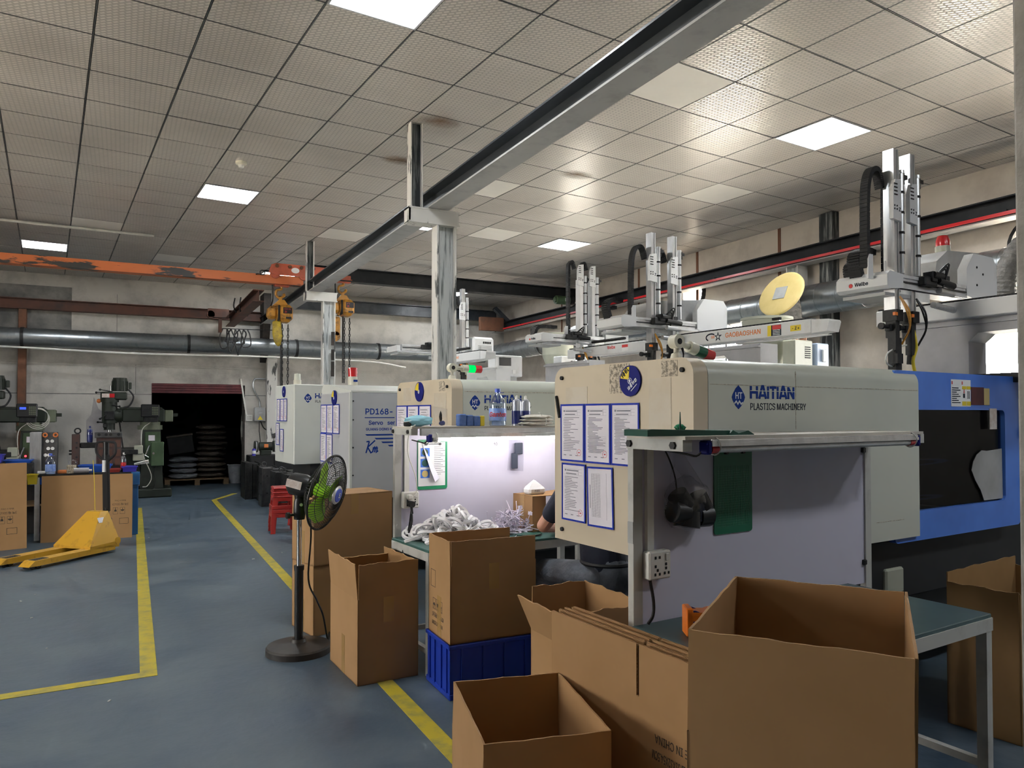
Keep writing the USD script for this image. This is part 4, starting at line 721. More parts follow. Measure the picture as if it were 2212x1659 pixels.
# ---- hopper dryers
def hopper(label, a, b, z, r, h, lid):
    t = gthing('hopper_dryer', label, 'hopper', a, b, z)
    obj('drum', lathe([(0, 0), (r, 0), (r, h), (r+.015, h+.005), (r+.015, h+.03), (r-.01, h+.03), (r-.012, h-.01), (0, h-.01)], 36), 'hopper', t); obj('cone', lathe([(r*.35, -.42), (r, 0), (0, 0)], 30), 'hopper', t)
    obj('throat', bx(-.09, .09, -.09, .09, -.85, -.40), 'hopper', t); obj('clamp', bx(-.12, -.09, -r-.012, -r+.01, h-.12, h-.02, .004), 'chrome', t); obj('label', face(sheet2(sbox(0, 0, .1, .06)), 'f', .04, -r, h-.14), 'paper_white', t)
    if lid:
        l = cat(lathe([(0, 0), (r+.02, 0), (r+.02, .02), (r, .03), (0, .03)], 36)); l = rot(rot(mv(l, 0, 0, 0), -63, 'y'), 0); q = obj('lid', mv(l, .30, .05, .52), 'lid_yellow', t, label='open round yellow lid')
        dl = rot(rot(cat(bx(-.07, .07, -.07, .07, -.006, 0), bx(-.07, .07, -.07, .07, .03, .036)), -63, 'y'), 0); obj('lid_plate', mv(dl, .30, .05, .52), 'robot_grey', q); dl = rot(rot(cat(cy((0, 0, -.008), (0, 0, -.0), .02), cy((.15, .05, -.004), (.15, .05, 0), .03)), -63, 'y'), 0); obj('lid_hole', mv(dl, .30, .05, .52), 'rubber', q, kind='stuff')
    return t
t = hopper('pale green hopper with its yellow lid open, in front of the duct', 6.02, 4.85, 2.20, .235, .22, True)
obj('control_box', bx(.17, .36, -.44, -.30, -.38, -.02, .01), 'dryer_blue', t, label='pale blue control box'); obj('button', cy((.22, -.445, -.28), (.22, -.44, -.28), .014, 10), 'mill_light', t); obj('button', cy((.31, -.445, -.28), (.31, -.44, -.28), .014, 10), 'red_plastic', t); obj('handle', bx(.24, .29, -.46, -.44, -.2, -.08, .005), 'robot_white', t)
obj('side_box', bx(-.13, .14, -.42, -.28, -.40, .0, .01), 'hopper', t); obj('vent', cat(*[bx(.02, .1, -.424, -.42, -.17+.02*k, -.16+.02*k) for k in range(6)]), 'rubber', t, kind='stuff'); obj('blower', rot(torus(.07, .035, 18, 8), 90, 'x').apply_translation((.36, -.1, .07)), 'copper', t)
t = hopper('pale green hopper drum behind the white-cased robot', 6.6, 9.2, 2.40, .24, .30, False)
obj('side_box', bx(-.30, -.05, -.5, -.3, -.55, -.05, .01), 'robot_white', t)
t = gthing('control_cabinet', 'white control unit with screen among the far robots', 'control box', 4.95, 8.3, 2.0); obj('case', bx(0, .42, 0, .2, 0, .28, .01), 'robot_white', t); obj('screen', bx(.06, .24, -.004, 0, .14, .25), 'black_plastic', t); obj('button', cat(*[bx(.10+.08*k, .15+.08*k, -.006, 0, .04, .09) for k in range(3)]), 'paper_white', t, kind='stuff'); obj('pedestal', bx(.1, .35, .03, .17, -.45, 0), 'robot_grey', t)
# ================================================================== WORK BENCHES
def bench(label, a, b, lit, dp=.62):
    t = gthing('work_bench', label, 'work bench', a, b, 0)
    obj('table_top', bx(.0, 1.32, -dp, -.005, .70, .72, .003), 'bench_green' if lit else 'bench_green_old', t, smooth=False)
    obj('apron', cat(bx(.0, 1.32, -dp-.005, -dp+.02, .655, .705), bx(.0, 1.32, -.03, -.005, .655, .70), bx(-.004, .02, -dp, -.01, .655, .705), bx(1.30, 1.324, -dp, -.01, .655, .705)), 'bench_frame', t, smooth=False)
    for x in (0.0, 1.28):
        for y in (-dp, -.05): obj('leg', bx(x, x+.04, y, y+.04, 0, .66), 'bench_frame', t, smooth=False)
    for x in (.005, 1.285): obj('stretcher', bx(x, x+.03, -dp+.04, -.05, .12, .15), 'bench_frame', t, smooth=False)
    obj('stretcher', bx(.04, 1.28, -.04, -.015, .12, .15), 'bench_frame', t, smooth=False)
    for x in (.022, 1.472): obj('rack_post', bx(x, x+.045, 0, .03, 0, 1.412), 'bench_frame', t, smooth=False)
    obj('backboard', bx(.067, 1.472, .008, .022, .70, 1.412), 'backboard', t, smooth=False)
    for z in (.80, 1.33): obj('panel_clip', bx(1.452, 1.475, -.006, .01, z-.012, z+.012, .003), 'black_plastic', t)
    obj('shelf_board', bx(.018, 1.487, -.27, .03, 1.412, 1.424), 'shelf_top', t, smooth=False)
    for x in (0.0, 1.45):
        p = obj('shelf_arm', bx(x+.016, x+.06, -.26, .03, 1.372, 1.412), 'bench_frame', t, smooth=False)
        for y in (-.215, .012): obj('bolt', cy((x+.008, y, 1.392), (x+.016, y, 1.392), .014, 6), 'iron', p)
    obj('cable_trunking', bx(.085, .117, -.008, .008, .90, 1.39), 'white_plastic', t, smooth=False)
    return t
bench1 = bench('nearest work bench with dark back panel and unlit tube', 1.82, 2.09, False)
obj('worn_tape', bx(.020, .022, .0, .03, 1.02, 1.10), 'robot_grey', bench1, smooth=False)
bench2 = bench('brightly lit work bench heaped with white plastic parts', 1.852, 4.39, True, .54)
obj('board_note', face(strokes([[(1.4, 6), (.3, 3), (3.2, 3)], [(2.4, 5), (2, 0)], [(8, 6.4), (5.6, 6.2), (5.2, 3.6), (7.6, 3.4), (6.4, .4), (4.6, .6)]], .035, .4), 'f', .76, .008, 1.285), 'print_grey', bench2, label='handwritten 45')
obj('shelf_fascia', bx(.08, 1.44, -.272, -.24, 1.368, 1.412, .003), 'alu_white', bench2, smooth=False)
def tube_lamp(label, a, b, mat):
    t = gthing('tube_lamp', label, 'lamp', a, b, 1.268 if mat == 'tube_on' else 1.30)
    obj('fixture', cat(bx(.13, 1.42, -.285, -.24, .094, .112, .003), bx(.13, 1.42, -.288, -.28, .088, .10)), 'alu', t, smooth=False)
    obj('tube', cy((.16, -.265, .078), (1.39, -.265, .078), .0135, 16), mat, t)
    for x0, x1 in ((.10, .14), (1.41, 1.445)): obj('end_bracket', bx(x0+.01, x1-.005, -.286, -.24, .06, .108, .006), 'navy_plastic', t)
    for x0, x1 in ((.14, .175), (1.375, 1.41)): obj('end_cap', cy((x0, -.265, .078), (x1, -.265, .078), .016, 16), 'red_plastic' if mat != 'tube_on' else 'white_plastic', t, label='dark red tube end' if mat != 'tube_on' else None)
    for x in (.165, 1.39): obj('cable_tie', rot(torus(.031, .0025, 18, 6), 90, 'y').apply_translation((x, -.264, .088)), 'white_plastic', t)
    obj('lead', tb(curve([(.12, -.26, .085), (.105, -.24, .055), (.09, -.2, .06), (.08, -.1, .07)], 12), .004, 6), 'cord', t)
tube_lamp('unlit tube lamp tied under the nearest bench shelf', 1.82, 2.09, 'alu_white'); tube_lamp('glowing tube lamp under the shelf of the lit bench', 1.866, 4.39, 'tube_on')
def socket(label, a, b, z, cable, plugged):
    t = gthing('power_socket', label, 'socket', a, b, z)
    p = obj('plate', bx(0, .11, -.04, 0, 0, .105, .006), 'white_plastic', t)
    obj('switch', bx(.078, .095, -.045, -.035, .068, .095, .002), 'white_plastic', p)
    obj('hole', cat(*[bx(x-.004, x+.004, -.0415, -.036, z-.005, z+.005) for x, z in ((.03, .082), (.05, .082), (.03, .05), (.04, .035), (.028, .02), (.05, .02), (.082, .055), (.082, .04), (.075, .022), (.095, .022))]), 'rubber', p, kind='stuff')
    if plugged: obj('plug', cat(cy((.045, -.04, .03), (.045, -.085, .03), .02, 16), cy((.045, -.06, .03), (.045, -.075, -.03), .009)), 'cord', t); obj('charger', bx(.02, .05, -.075, -.04, .06, .09, .005), 'white_plastic', t)
    for k, c in enumerate(cable): obj('cable', tb(curve(c, 24), .006 if k < 2 else .003, 6), 'cord' if k < 2 else 'white_cord', t)
socket('white power socket on the left post of the nearest bench', 1.885, 2.09, .885, [[(.02, -.02, 0), (.028, -.03, -.08), (.02, -.035, -.13), (.0, -.03, -.16)]], False)
socket('white power socket with black plug on the lit bench', 1.915, 4.39, .90, [[(.045, -.07, -.02), (.035, -.09, -.09), (-.02, -.12, -.19), (-.075, -.2, -.26), (-.09, -.22, -.45)], [(.045, -.066, 0), (.02, -.08, -.12), (-.05, -.14, -.24), (-.085, -.2, -.42)], [(.04, -.06, .07), (.085, -.05, .1), (.08, -.05, .2), (.02, -.06, .36), (-.03, -.2, .50), (-.02, -.26, .535)]], True)
# clipboards and bags on the back panels
def clipboard(label, a, b, z, w, h, grid):
    t = gthing('clipboard', label, 'clipboard', a, b, z)
    p = obj('board', pr(rrect(-w/2, w/2, -h, 0, .012), 'y', -.006, -.002), 'green_plastic' if grid else 'clip_green', t)
    obj('clip', cat(bx(-.055, .055, -.016, -.006, -.032, -.008, .003), bx(-.04, .04, -.022, -.014, -.03, -.016, .003)), 'chrome', t); obj('clip_pivot', cat(cy((-.05, -.02, -.03), (-.05, -.006, -.03), .008), cy((.05, -.02, -.03), (.05, -.006, -.03), .008)), 'black_plastic', t, kind='stuff')
    if grid: obj('grid_print', cat(*[bx(-w/2+.018+k*.0098, -w/2+.0184+k*.0098, -.0066, -.006, -h+.03, -.085) for k in range(20)], *[bx(-w/2+.018, w/2-.018, -.0066, -.006, -h+.03+k*.0098, -h+.0304+k*.0098) for k in range(24)]), 'green_line', p, kind='stuff', smooth=False)
    else:
        s = obj('sheet', bx(-w/2+.004, w/2-.016, -.0075, -.006, -h+.022, -.018), 'paper_white', t)
        for k, (z, c) in enumerate(((-.08, 'logo_blue'), (-.15, 'logo_blue'), (-.22, 'logo_blue'))): q = obj('photo_print', bx(-w/2+.02, -w/2+.085, -.0082, -.0075, z-.03, z+.025), 'machine_blue', s); obj('photo_part', face(sheet2(circ(0, 0, .022)), 'f', -w/2+.052, -.0082, z-.003), ('mill_light', 'bench_green', 'lid_yellow')[k], q)
        obj('print', cat(*[bx(.01, .06+.015*((k*7) % 3), -.0082, -.0075, -.05-.012*k, -.047-.012*k) for k in range(16)]), 'print_grey', s, kind='stuff')
        v = np.array([(-w/2+.03, -.009, -.025), (.045, -.02, -.255), (.0, -.045, -.275), (-.03, -.04, -.2)]); obj('curled_sheet', trimesh.Trimesh(np.vstack([v, v+(0, .0015, 0)]), [(0, 1, 2), (0, 2, 3), (4, 6, 5), (4, 7, 6), (0, 4, 5), (0, 5, 1), (1, 5, 6), (1, 6, 2), (2, 6, 7), (2, 7, 3), (3, 7, 4), (3, 4, 0)], process=False), 'paper_shade', t, smooth=False)
clipboard('green cutting-mat clipboard hanging on the dark bench panel', 2.385, 2.098, 1.375, .225, .36, True)
clipboard('green clipboard holding a printed sheet on the lit panel', 2.14, 4.398, 1.335, .215, .325, False)
def crumple(c, rx, ry, rz, amp, seed, sub=3):
    m = trimesh.creation.icosphere(subdivisions=sub); n = meshkit.fbm(m.vertices*2.2 + seed, 3, seed); m.vertices *= (1 + amp*(n-.5))[:, None]; m.apply_scale((rx, ry, rz)); m.apply_translation(c); return m
t = gthing('parts_bag', 'clear bag of black caps hanging on the dark panel', 'plastic bag', 2.075, 2.07, 1.06)
obj('bag', cat(crumple((0, -.02, .10), .115, .045, .10, .5, 3), cy((0, -.02, .15), (-.03, 0, .31), .07, 10, .012)), 'clear_bag', t, smooth=40)
for k, (x, z, r, an) in enumerate(((-.055, .07, .045, 20), (.06, .11, .04, 70), (.0, .05, .05, 110), (-.04, .12, .04, 60), (.07, .045, .045, 10))): obj('black_cap', rot(cy((x-.02, -.02, z), (x+.04, -.025, z+.01), r, 18), an, 'y', (x, 0, z)), 'black_plastic', t)
obj('bag_label', bx(.03, .09, -.058, -.055, .03, .1, .002), 'shirt_navy', t)
obj('hanging_wire', tb(curve([(-.05, -.02, .14), (-.04, .0, .2), (-.07, .0, .27), (-.11, 0, .33)], 14), .003, 6), 'cord', t)
t = gthing('parts_bag', 'small clear bag of dark foam blocks on the lit panel', 'plastic bag', 2.78, 4.392, 1.10)
obj('bag', pr([(-.065, .01), (.055, .0), (.06, .20), (.07, .235), (-.055, .235), (-.05, .15)], 'y', -.022, -.002), 'clear_bag', t, smooth=False); obj('foam_block', bx(-.035, .015, -.018, -.004, .02, .13, .004), 'foam_dark', t); obj('foam_block', bx(-.01, .055, -.02, -.006, .12, .20, .004), 'foam_dark', t)
# things on the shelf of the lit bench
t = gthing('mask_pack', 'light blue folded face masks at the left end of the lit shelf', 'face masks', 1.95, 4.20, 1.424); obj('cloth', crumple((0, 0, .035), .09, .05, .034, .5, 5), 'mask_cloth', t); obj('ear_loop', tb(curve([(-.05, -.03, .04), (-.12, -.05, .03), (-.13, -.02, .06), (-.09, 0, .05)], 14), .002, 5), 'white_cord', t); obj('clip', bx(-.10, -.06, -.03, .01, .002, .03, .006), 'iron', t)
t = gthing('zip_bag', 'small upright zip bag of screws on the lit shelf', 'plastic bag', 2.11, 4.22, 1.424); obj('bag', rot(pr([(-.04, 0), (.045, 0), (.05, .11), (-.05, .125)], 'y', -.012, .004), -6, 'x'), 'clear_bag', t, smooth=False); obj('part', crumple((.01, -.004, .02), .022, .006, .016, .5, 8, 2), 'can_navy', t); obj('part', crumple((.0, -.004, .06), .010, .005, .035, .6, 9, 2), 'iron', t)
t = gthing('foam_stack', 'blue foam pieces bundled with yellow on the lit shelf', 'foam', 2.31, 4.22, 1.424)
for k in range(3): obj('block', bx(-.075+.052*k, -.026+.052*k, -.03, .03, 0, .078-.006*k, .006), 'blue_foam', t)
obj('yellow_piece', bx(.082, .115, -.02, .02, 0, .066, .004), 'print_yellow', t)
def bottle(label, loc, h, r, water, cap, lab, brand=None, liquid='water', **kw):
    t = thing('plastic_bottle', label, 'bottle', loc, 4.9, **kw)
    pf = [(0, 0), (r*.9, 0), (r, h*.03), (r, h*.26), (r*.95, h*.30), (r, h*.34), (r, h*.58), (r*.82, h*.70), (r*.42, h*.84), (r*.26, h*.88), (r*.26, h*.92), (0, h*.92)]
    obj('bottle_body', lathe(pf, 24), 'bottle', t)
    if water: obj('liquid', lathe([(0, h*.012), (r*.9, h*.012), (r*.95, h*.04), (r*.95, h*water), (0, h*water)], 22), liquid, t)
    obj('cap', cat(lathe([(0, h*.90), (r*.34, h*.90), (r*.34, h), (0, h)], 18), bx(0, r*.8, -.006, .006, h*.885, h*.9) if h > .2 else lathe([(0, h*.89), (r*.36, h*.89), (r*.36, h*.9), (0, h*.9)], 12)), cap, t)
    l = obj('label', lathe([(r*1.01, h*.14), (r*1.02, h*.15), (r*1.02, h*.46), (r*1.01, h*.47)], 24), lab, t)
    if brand:
        m = txt(brand[0], h*brand[2], r*2.3, bold=True, shear=.15); v = m.vertices.copy(); a = (v[:, 0]-r*1.15)/r - .55; R = r*1.03 + v[:, 2]; obj('brand_lettering', trimesh.Trimesh(np.c_[R*np.sin(a), -R*np.cos(a), v[:, 1]+h*.25], m.faces, process=False), brand[1], l)
bottle('large water bottle with blue cap on the lit shelf', wg(2.51, 4.18, 1.424), .245, .056, .26, 'cap_blue', 'label_blue', ('Ganten', 'print_red', .12))
for k, (a, b) in enumerate(((2.685, 4.22), (2.775, 4.25))):
    t = gthing('spray_can', ('left', 'right')[k]+' spray can of the pair on the lit shelf', 'spray can', a, b, 1.424, group='spray cans'); r = .033
    obj('can', lathe([(0, 0), (r, 0), (r, .155), (r*.8, .17), (r*.4, .178), (0, .178)], 20), 'can_silver', t); obj('band', lathe([(r+.0006, .012), (r+.001, .013), (r+.001, .095), (r+.0006, .10)], 20), 'can_navy', t); obj('nozzle', lathe([(0, .178), (.011, .178), (.008, .20), (0, .205)], 12), 'white_plastic', t)
t = gthing('cloth_pad', 'folded cream cloths tied together at the right of the lit shelf', 'cloth', 2.80, 4.15, 1.424)
for k in range(3): obj('cloth', crumple((.0, 0, .016+.022*k), .135-.01*k, .07, .015, .35, 20+k), 'towel', t)
obj('string', tb(curve([(.02, -.075, .0), (.03, -.07, .05), (.0, -.02, .085), (.05, .02, .08), (.03, .07, .04)], 14), .002, 5), 'white_cord', t)
# parts on the lit bench top
ring0 = gthing('plastic_ring', 'white plastic ring in the heap on the lit bench', 'plastic ring', 1.95, 4.0, .722, group='heap of white plastic rings')
rp = [(.043, -.008), (.057, -.008), (.058, .007), (.044, .008), (.043, -.008)]
obj('ring', lathe(rp, 26), 'ring_white', ring0); n = 1
UsdGeom.Xformable(stage.GetPrimAtPath(ring0)).GetOrderedXformOps()[0].Set(Gf.Vec3d(*wg(1.98, 3.97, .729)))
pos = []
for lay, (cnt, sx, sy) in enumerate(((40, .33, .20), (34, .28, .17), (28, .23, .14), (20, .17, .10), (12, .12, .07), (6, .07, .04))):
    for k in range(cnt):
        a = rnd.uniform(0, 2*math.pi); q = math.sqrt(rnd.random()); pos.append((2.20 - .02*(lay == 0) + sx*q*math.cos(a), 4.17 + sy*q*math.sin(a), .730 + .026*lay + rnd.uniform(0, .018), rnd.uniform(0, 360), rnd.gauss(0, 14 + 7*lay), rnd.gauss(0, 14 + 7*lay)))
for a, b, z, rz, rx, ry in pos:
    tilt = max(abs(math.sin(rad(rx))), abs(math.sin(rad(ry)))); z = max(z, .724 + .058*tilt)
    copy(ring0, 'plastic_ring', 'white plastic ring in the heap on the lit bench', wg(a, b, z), rz, rx, ry, group='heap of white plastic rings', cat='plastic ring')
ms = []
for k in range(170):
    a, b = rnd.gauss(2.585, .075), rnd.gauss(4.15, .06); z0 = .724 + max(0, .15 - 1.1*math.hypot(a-2.585, b-4.15))*rnd.random(); th, el = rnd.uniform(0, 2*math.pi), rnd.uniform(-.25, .55) if k > 14 else rnd.uniform(.8, 1.3); L = rnd.uniform(.08, .17)
    d = np.array((math.cos(th)*math.cos(el), math.sin(th)*math.cos(el), math.sin(el)))*L/2; cpt = np.array(wg(a, b, max(z0 + abs(d[2]), .728))); ms.append(cy(cpt-d, cpt+d, .0026, 5))
    if k % 3 == 0: f = bx(-.016, .016, -.001, .001, -.011, .011); f = rot(rot(f, math.degrees(th)), rnd.uniform(-60, 60), 'x'); ms.append(mv(f, *(cpt+d*.8)))
p = obj('sprue_heap', cat(*ms), 'sprue', label='tangled lilac-white plastic sprues beside the heap of rings', cat='plastic sprues', kind='stuff')
t = gthing('small_carton', 'small taped carton on its side on the lit bench', 'carton', 2.72, 4.08, .722); obj('body', cat(bx(0, .004, 0, .24, 0, .235), bx(0, .27, .236, .24, 0, .235), bx(0, .27, 0, .24, .231, .235), bx(0, .27, 0, .24, 0, .004), bx(0, .07, 0, .004, 0, .235)), 'carton', t, smooth=False); obj('flap', rot(bx(.27, .36, 0, .24, .231, .235), -4, 'y', (.27, 0, .233)), 'carton', t, smooth=False); obj('tape_strip', bx(-.001, 0, .10, .15, 0, .235), 'tape', t, smooth=False)
t = gthing('tissue_pack', 'soft white tissue pack on top of the small carton', 'tissue pack', 2.80, 4.19, .958); obj('pack', cat(bx(-.06, .075, -.045, .045, 0, .05, .014)), 'paper_white', t); obj('tissue', trimesh.convex.convex_hull(np.array([(-.05, -.03, .05), (.06, -.03, .05), (.06, .03, .05), (-.05, .03, .05), (-.0, .0, .098), (.02, .005, .092)])), 'paper_white', t, smooth=False); obj('print', face(txt('F88', .016, .04), 'f', -.02, -.046, .018), 'print_grey', t, kind='stuff')
obj('green_scrap', crumple(wg(2.62, 3.98, .732), .10, .05, .008, .5, 31), 'dark_green', label='dark green plastic scrap in clear film on the lit bench top', cat='scrap')
# things on the nearest bench
t = gthing('green_tray', 'dark green moulded strip lying on the nearest bench shelf', 'tray', 1.74, 1.90, 1.424, rz=-3)
obj('panel', pr([(0, 0), (.0, .022), (.02, .024), (.40, .016), (.40, .0)], 'y', 0, .13), 'dark_green', t, smooth=False); obj('rib', pr([(.37, .0), (.39, .018), (.42, .006), (.47, .016), (.50, .002), (.50, -.0), (.37, -.0)], 'y', -.01, .13), 'dark_green', t, smooth=False); obj('spike', pr([(.198, .02), (.206, .02), (.202, .085)], 'y', .06, .064), 'dark_green', t, smooth=False); obj('crumpled_film', crumple((.235, .10, .028), .02, .02, .012, .6, 4), 'clip_green', t)
t = gthing('tape_dispenser', 'orange and violet tape dispenser on the nearest bench', 'tape dispenser', 2.0, 1.86, .72, rz=-32)
obj('side_wall', pr([(-.09, .0), (-.02, .0), (.06, .02), (.09, .05), (.09, .07), (-.02, .075), (-.06, .09), (-.09, .09)], 'y', -.03, -.024), 'violet_plastic', t, smooth=False); obj('side_wall', pr([(-.09, .0), (-.02, .0), (.06, .02), (.09, .05), (.09, .07), (-.02, .075), (-.06, .09), (-.09, .09)], 'y', .024, .03), 'violet_plastic', t, smooth=False)
obj('shell', cat(pr(sbox(-.09, -.035, -.02, .035).union(circ(.03, 0, .062)).difference(circ(.03, 0, .04)), 'z', .055, .085), bx(-.095, -.07, -.035, .035, .0, .10, .004)), 'orange_plastic', t, smooth=False); obj('tape_roll', rot(lathe([(.024, -.022), (.052, -.022), (.052, .022), (.024, .022), (.024, -.022)], 24), 0).apply_translation((.03, 0, .03)), 'lid_yellow', t)

# ================================================================== CARTONS
SYM = {'umbrella': Polygon([(1, 5), (2.5, 7.6), (5, 8.6), (7.5, 7.6), (9, 5), (5.4, 5), (5.4, 1.8), (4.6, 1.2), (4.6, 5)]), 'glass': Polygon([(2.4, 9), (7.6, 9), (7, 5.4), (5.4, 4), (5.4, 2), (7, 1), (3, 1), (4.6, 2), (4.6, 4), (3, 5.4)]), 'up': Polygon([(1.6, 1.2), (8.4, 1.2), (8.4, 2), (1.6, 2)]).union(Polygon([(2.6, 2.6), (3.4, 2.6), (3.4, 6.4), (4.4, 6.4), (3, 8.8), (1.6, 6.4), (2.6, 6.4)])).union(Polygon([(6.6, 2.6), (7.4, 2.6), (7.4, 6.4), (8.4, 6.4), (7, 8.8), (5.6, 6.4), (6.6, 6.4)]))}
def symbol(k, s): return sheet2(affinity.scale(SYM[k], s/10, s/10, origin=(0, 0)).union(sbox(0, 0, s, s*1.45).difference(sbox(s*.05, s*.05, s*.95, s*1.40))), .0006)
def box_print(parent, kind, x, y, z, s=1.0, flip=False, dims='53X32X54.5CM', made='MADE IN CHINA', syms=('umbrella', 'glass', 'up'), frame=True):
    """carton print: symbols, box number, origin and an empty frame; x, y, z = lower left of the block (upper right when upside down)"""
    g = -1 if flip else 1; ms = []
    d = lambda m, u, w: ms.append(face(mv(m, u*s, w*s, 0), kind, x, y, z, flip=flip))
    d(txt(made, .021*s, .165*s, d=.0006), 0, 0)
    d(cat(txt('3', .022*s, d=.0006), mv(strokes(CH['hao'], .026*s, .5, .0006), .017*s, 0, 0), mv(strokes(CH['xiang'], .026*s, .5, .0006), .045*s, 0, 0), mv(txt(dims, .022*s, .10*s, d=.0006), .075*s, 0, 0)), 0, .042)
    for k, q in enumerate(syms): d(symbol(q, .042*s), .012+.052*k, .085)
    if frame: d(sheet2(sbox(0, 0, .07*s, .095*s).difference(sbox(.0025*s, .0025*s, .0675*s, .0925*s)), .0006), -.02, .205)
    obj('print', cat(*ms), 'print_brown', parent, kind='stuff', smooth=False, label='printed handling symbols and MADE IN CHINA')
def carton(label, a, b, z, rz, sx, sy, h, flaps=None, th=.006, mat='carton', tape=True, closed=False, group=None, rag=.35):
    """origin at the middle of the floor; flaps: {side: (height, lean outwards in degrees)}"""
    t = gthing('carton', label, 'carton', a, b, z, rz=rz, group=group); X, Y = sx/2, sy/2
    w = [bx(-X, X, -Y, -Y+th, 0, h), bx(-X, X, Y-th, Y, 0, h), bx(-X, -X+th, -Y, Y, 0, h), bx(X-th, X, -Y, Y, 0, h), bx(-X, X, -Y, Y, 0, th)]
    if closed: w += [bx(-X, X, -Y, -.002, h-th, h), bx(-X, X, .002, Y, h-th, h)]
    body = obj('body', cat(*w), mat, t, smooth=False)
    for s, (fh, lean) in (flaps or {}).items():
        L = X if s in 'fb' else Y; m = bx(-L+.002, L-.002, -th, 0, 0, fh)
        n = 14; top = [(u, fh + rag*(.0035*math.sin(u*37+fh*50)+.002*math.sin(u*91))) for u in np.linspace(L-.004, -L+.004, n)]
        m = pr([(-L+.004, 0), (L-.004, 0)] + top, 'y', -th, 0)
        m = mv(rot(m, lean, 'x'), 0, 0, h)
        m = mv(m, 0, -Y+th, 0) if s == 'f' else (mv(rot(m, 180), 0, Y-th, 0) if s == 'b' else (mv(rot(m, -90), -X+th, 0, 0) if s == 'l' else mv(rot(m, 90), X-th, 0, 0)))
        obj('flap', m, mat, t, smooth=False)
    if tape: obj('tape_strip', cat(bx(-X-.0008, -X, -.03, .03, 0, min(h, .22))), 'tape', t, smooth=False); obj('tape_strip', bx(-.03, .03, -Y-.0008, -Y, max(0, h-.14), h), 'tape', t, smooth=False)
    return t, X, Y
c4 = lambda a, b, rz, x, y: (a + x*math.cos(rad(rz)) - y*math.sin(rad(rz)), b + x*math.sin(rad(rz)) + y*math.cos(rad(rz)))
def at(a, b, rz, sx, sy): return c4(a, b, rz, sx/2, sy/2)     # centre of a carton from its near left corner
ca = at(1.46, 3.93, -2, .36, .52); carton('open tall carton with ragged flaps left of the blue crate', *ca, 0, -2, .36, .52, .472, dict(f=(.195, 2), l=(.20, 5), b=(.17, -24), r=(.19, -4)), rag=.9)
cb_ = at(1.53, 4.96, 7, .60, .36)
carton('lower carton of the two stacked behind the fan', *cb_, 0, 7, .60, .36, .472, closed=True); carton('upper closed carton of the two stacked behind the fan', *cb_, .473, 7, .60, .37, .47, closed=True)
cc = at(1.805, 3.49, -6, .51, .33); t, X, Y = carton('tall open printed carton standing on the blue crate', *cc, .285, -6, .51, .33, .41, dict(f=(.132, 1), l=(.132, 1), b=(.132, -1)))
box_print(t, 'l', -X-.0002, .11, .05)
t = gthing('storage_crate', 'blue ribbed plastic crate under the tall printed carton', 'crate', *at(1.80, 3.48, -6, .56, .35), 0, rz=-6)
obj('shell', cat(bx(-.28, .28, -.175, -.165, .01, .285), bx(-.28, .28, .165, .175, .01, .285), bx(-.28, -.27, -.175, .175, .01, .285), bx(.27, .28, -.175, .175, .01, .285), bx(-.28, .28, -.175, .175, .005, .015)), 'crate_blue', t, smooth=False)
obj('rim', cat(bx(-.29, .29, -.185, -.165, .262, .285, .004), bx(-.29, .29, .165, .185, .262, .285, .004), bx(-.29, -.27, -.185, .185, .262, .285, .004), bx(.27, .29, -.185, .185, .262, .285, .004)), 'crate_blue', t)
obj('base_rim', cat(bx(-.285, .285, -.182, -.16, 0, .03, .003), bx(-.285, .285, .16, .182, 0, .03, .003), bx(-.287, -.265, -.18, .18, 0, .03, .003), bx(.265, .287, -.18, .18, 0, .03, .003)), 'crate_blue', t)
for x in (-.215, -.09, .035, .16): obj('rib', bx(x-.004, x+.004, -.184, -.17, .02, .27), 'crate_blue', t)
for y in (-.13, -.05, .05, .13): obj('rib', bx(-.288, -.275, y-.009, y+.009, .02, .27), 'crate_blue', t)
cd = at(1.925, 2.47, -5, .31, .50); carton('open carton with a ragged flap folded out, behind the flattened cartons', *cd, 0, -5, .31, .50, .475, dict(l=(.185, 24), b=(.20, -1), r=(.20, -1), f=(.19, -8)), rag=1.2)
ce = at(1.10, 1.92, -18, .41, .535); carton('low open carton at the bottom edge in front of the flattened stack', *ce, 0, -18, .41, .535, .37, dict(f=(.15, 0), l=(.15, -2), r=(.15, 0), b=(.15, 0)), tape=False)
cf = (1.4915, 1.095); t, X, Y = carton('largest open carton at lower right in front of the bench', *cf, 0, 31.6-90, .423, .574, .84, dict(f=(.21, 0), l=(.21, -1), r=(.21, 1), b=(.21, 0)), tape=False)
obj('print', face(sheet2(sbox(0, 0, .11, .07).difference(sbox(.003, .003, .107, .067)), .0006), 'f', -X+.05, -Y-.0002, .655), 'print_brown', t, kind='stuff', smooth=False)
cg = at(3.74, 1.63, 2, .75, .32); carton('old brown carton with a sagging rim at the right edge', *cg, 0, 2, .75, .32, .52, dict(f=(.16, 0), l=(.165, 1), b=(.21, 0), r=(.16, 0)), mat='carton_old', tape=False, rag=.9)
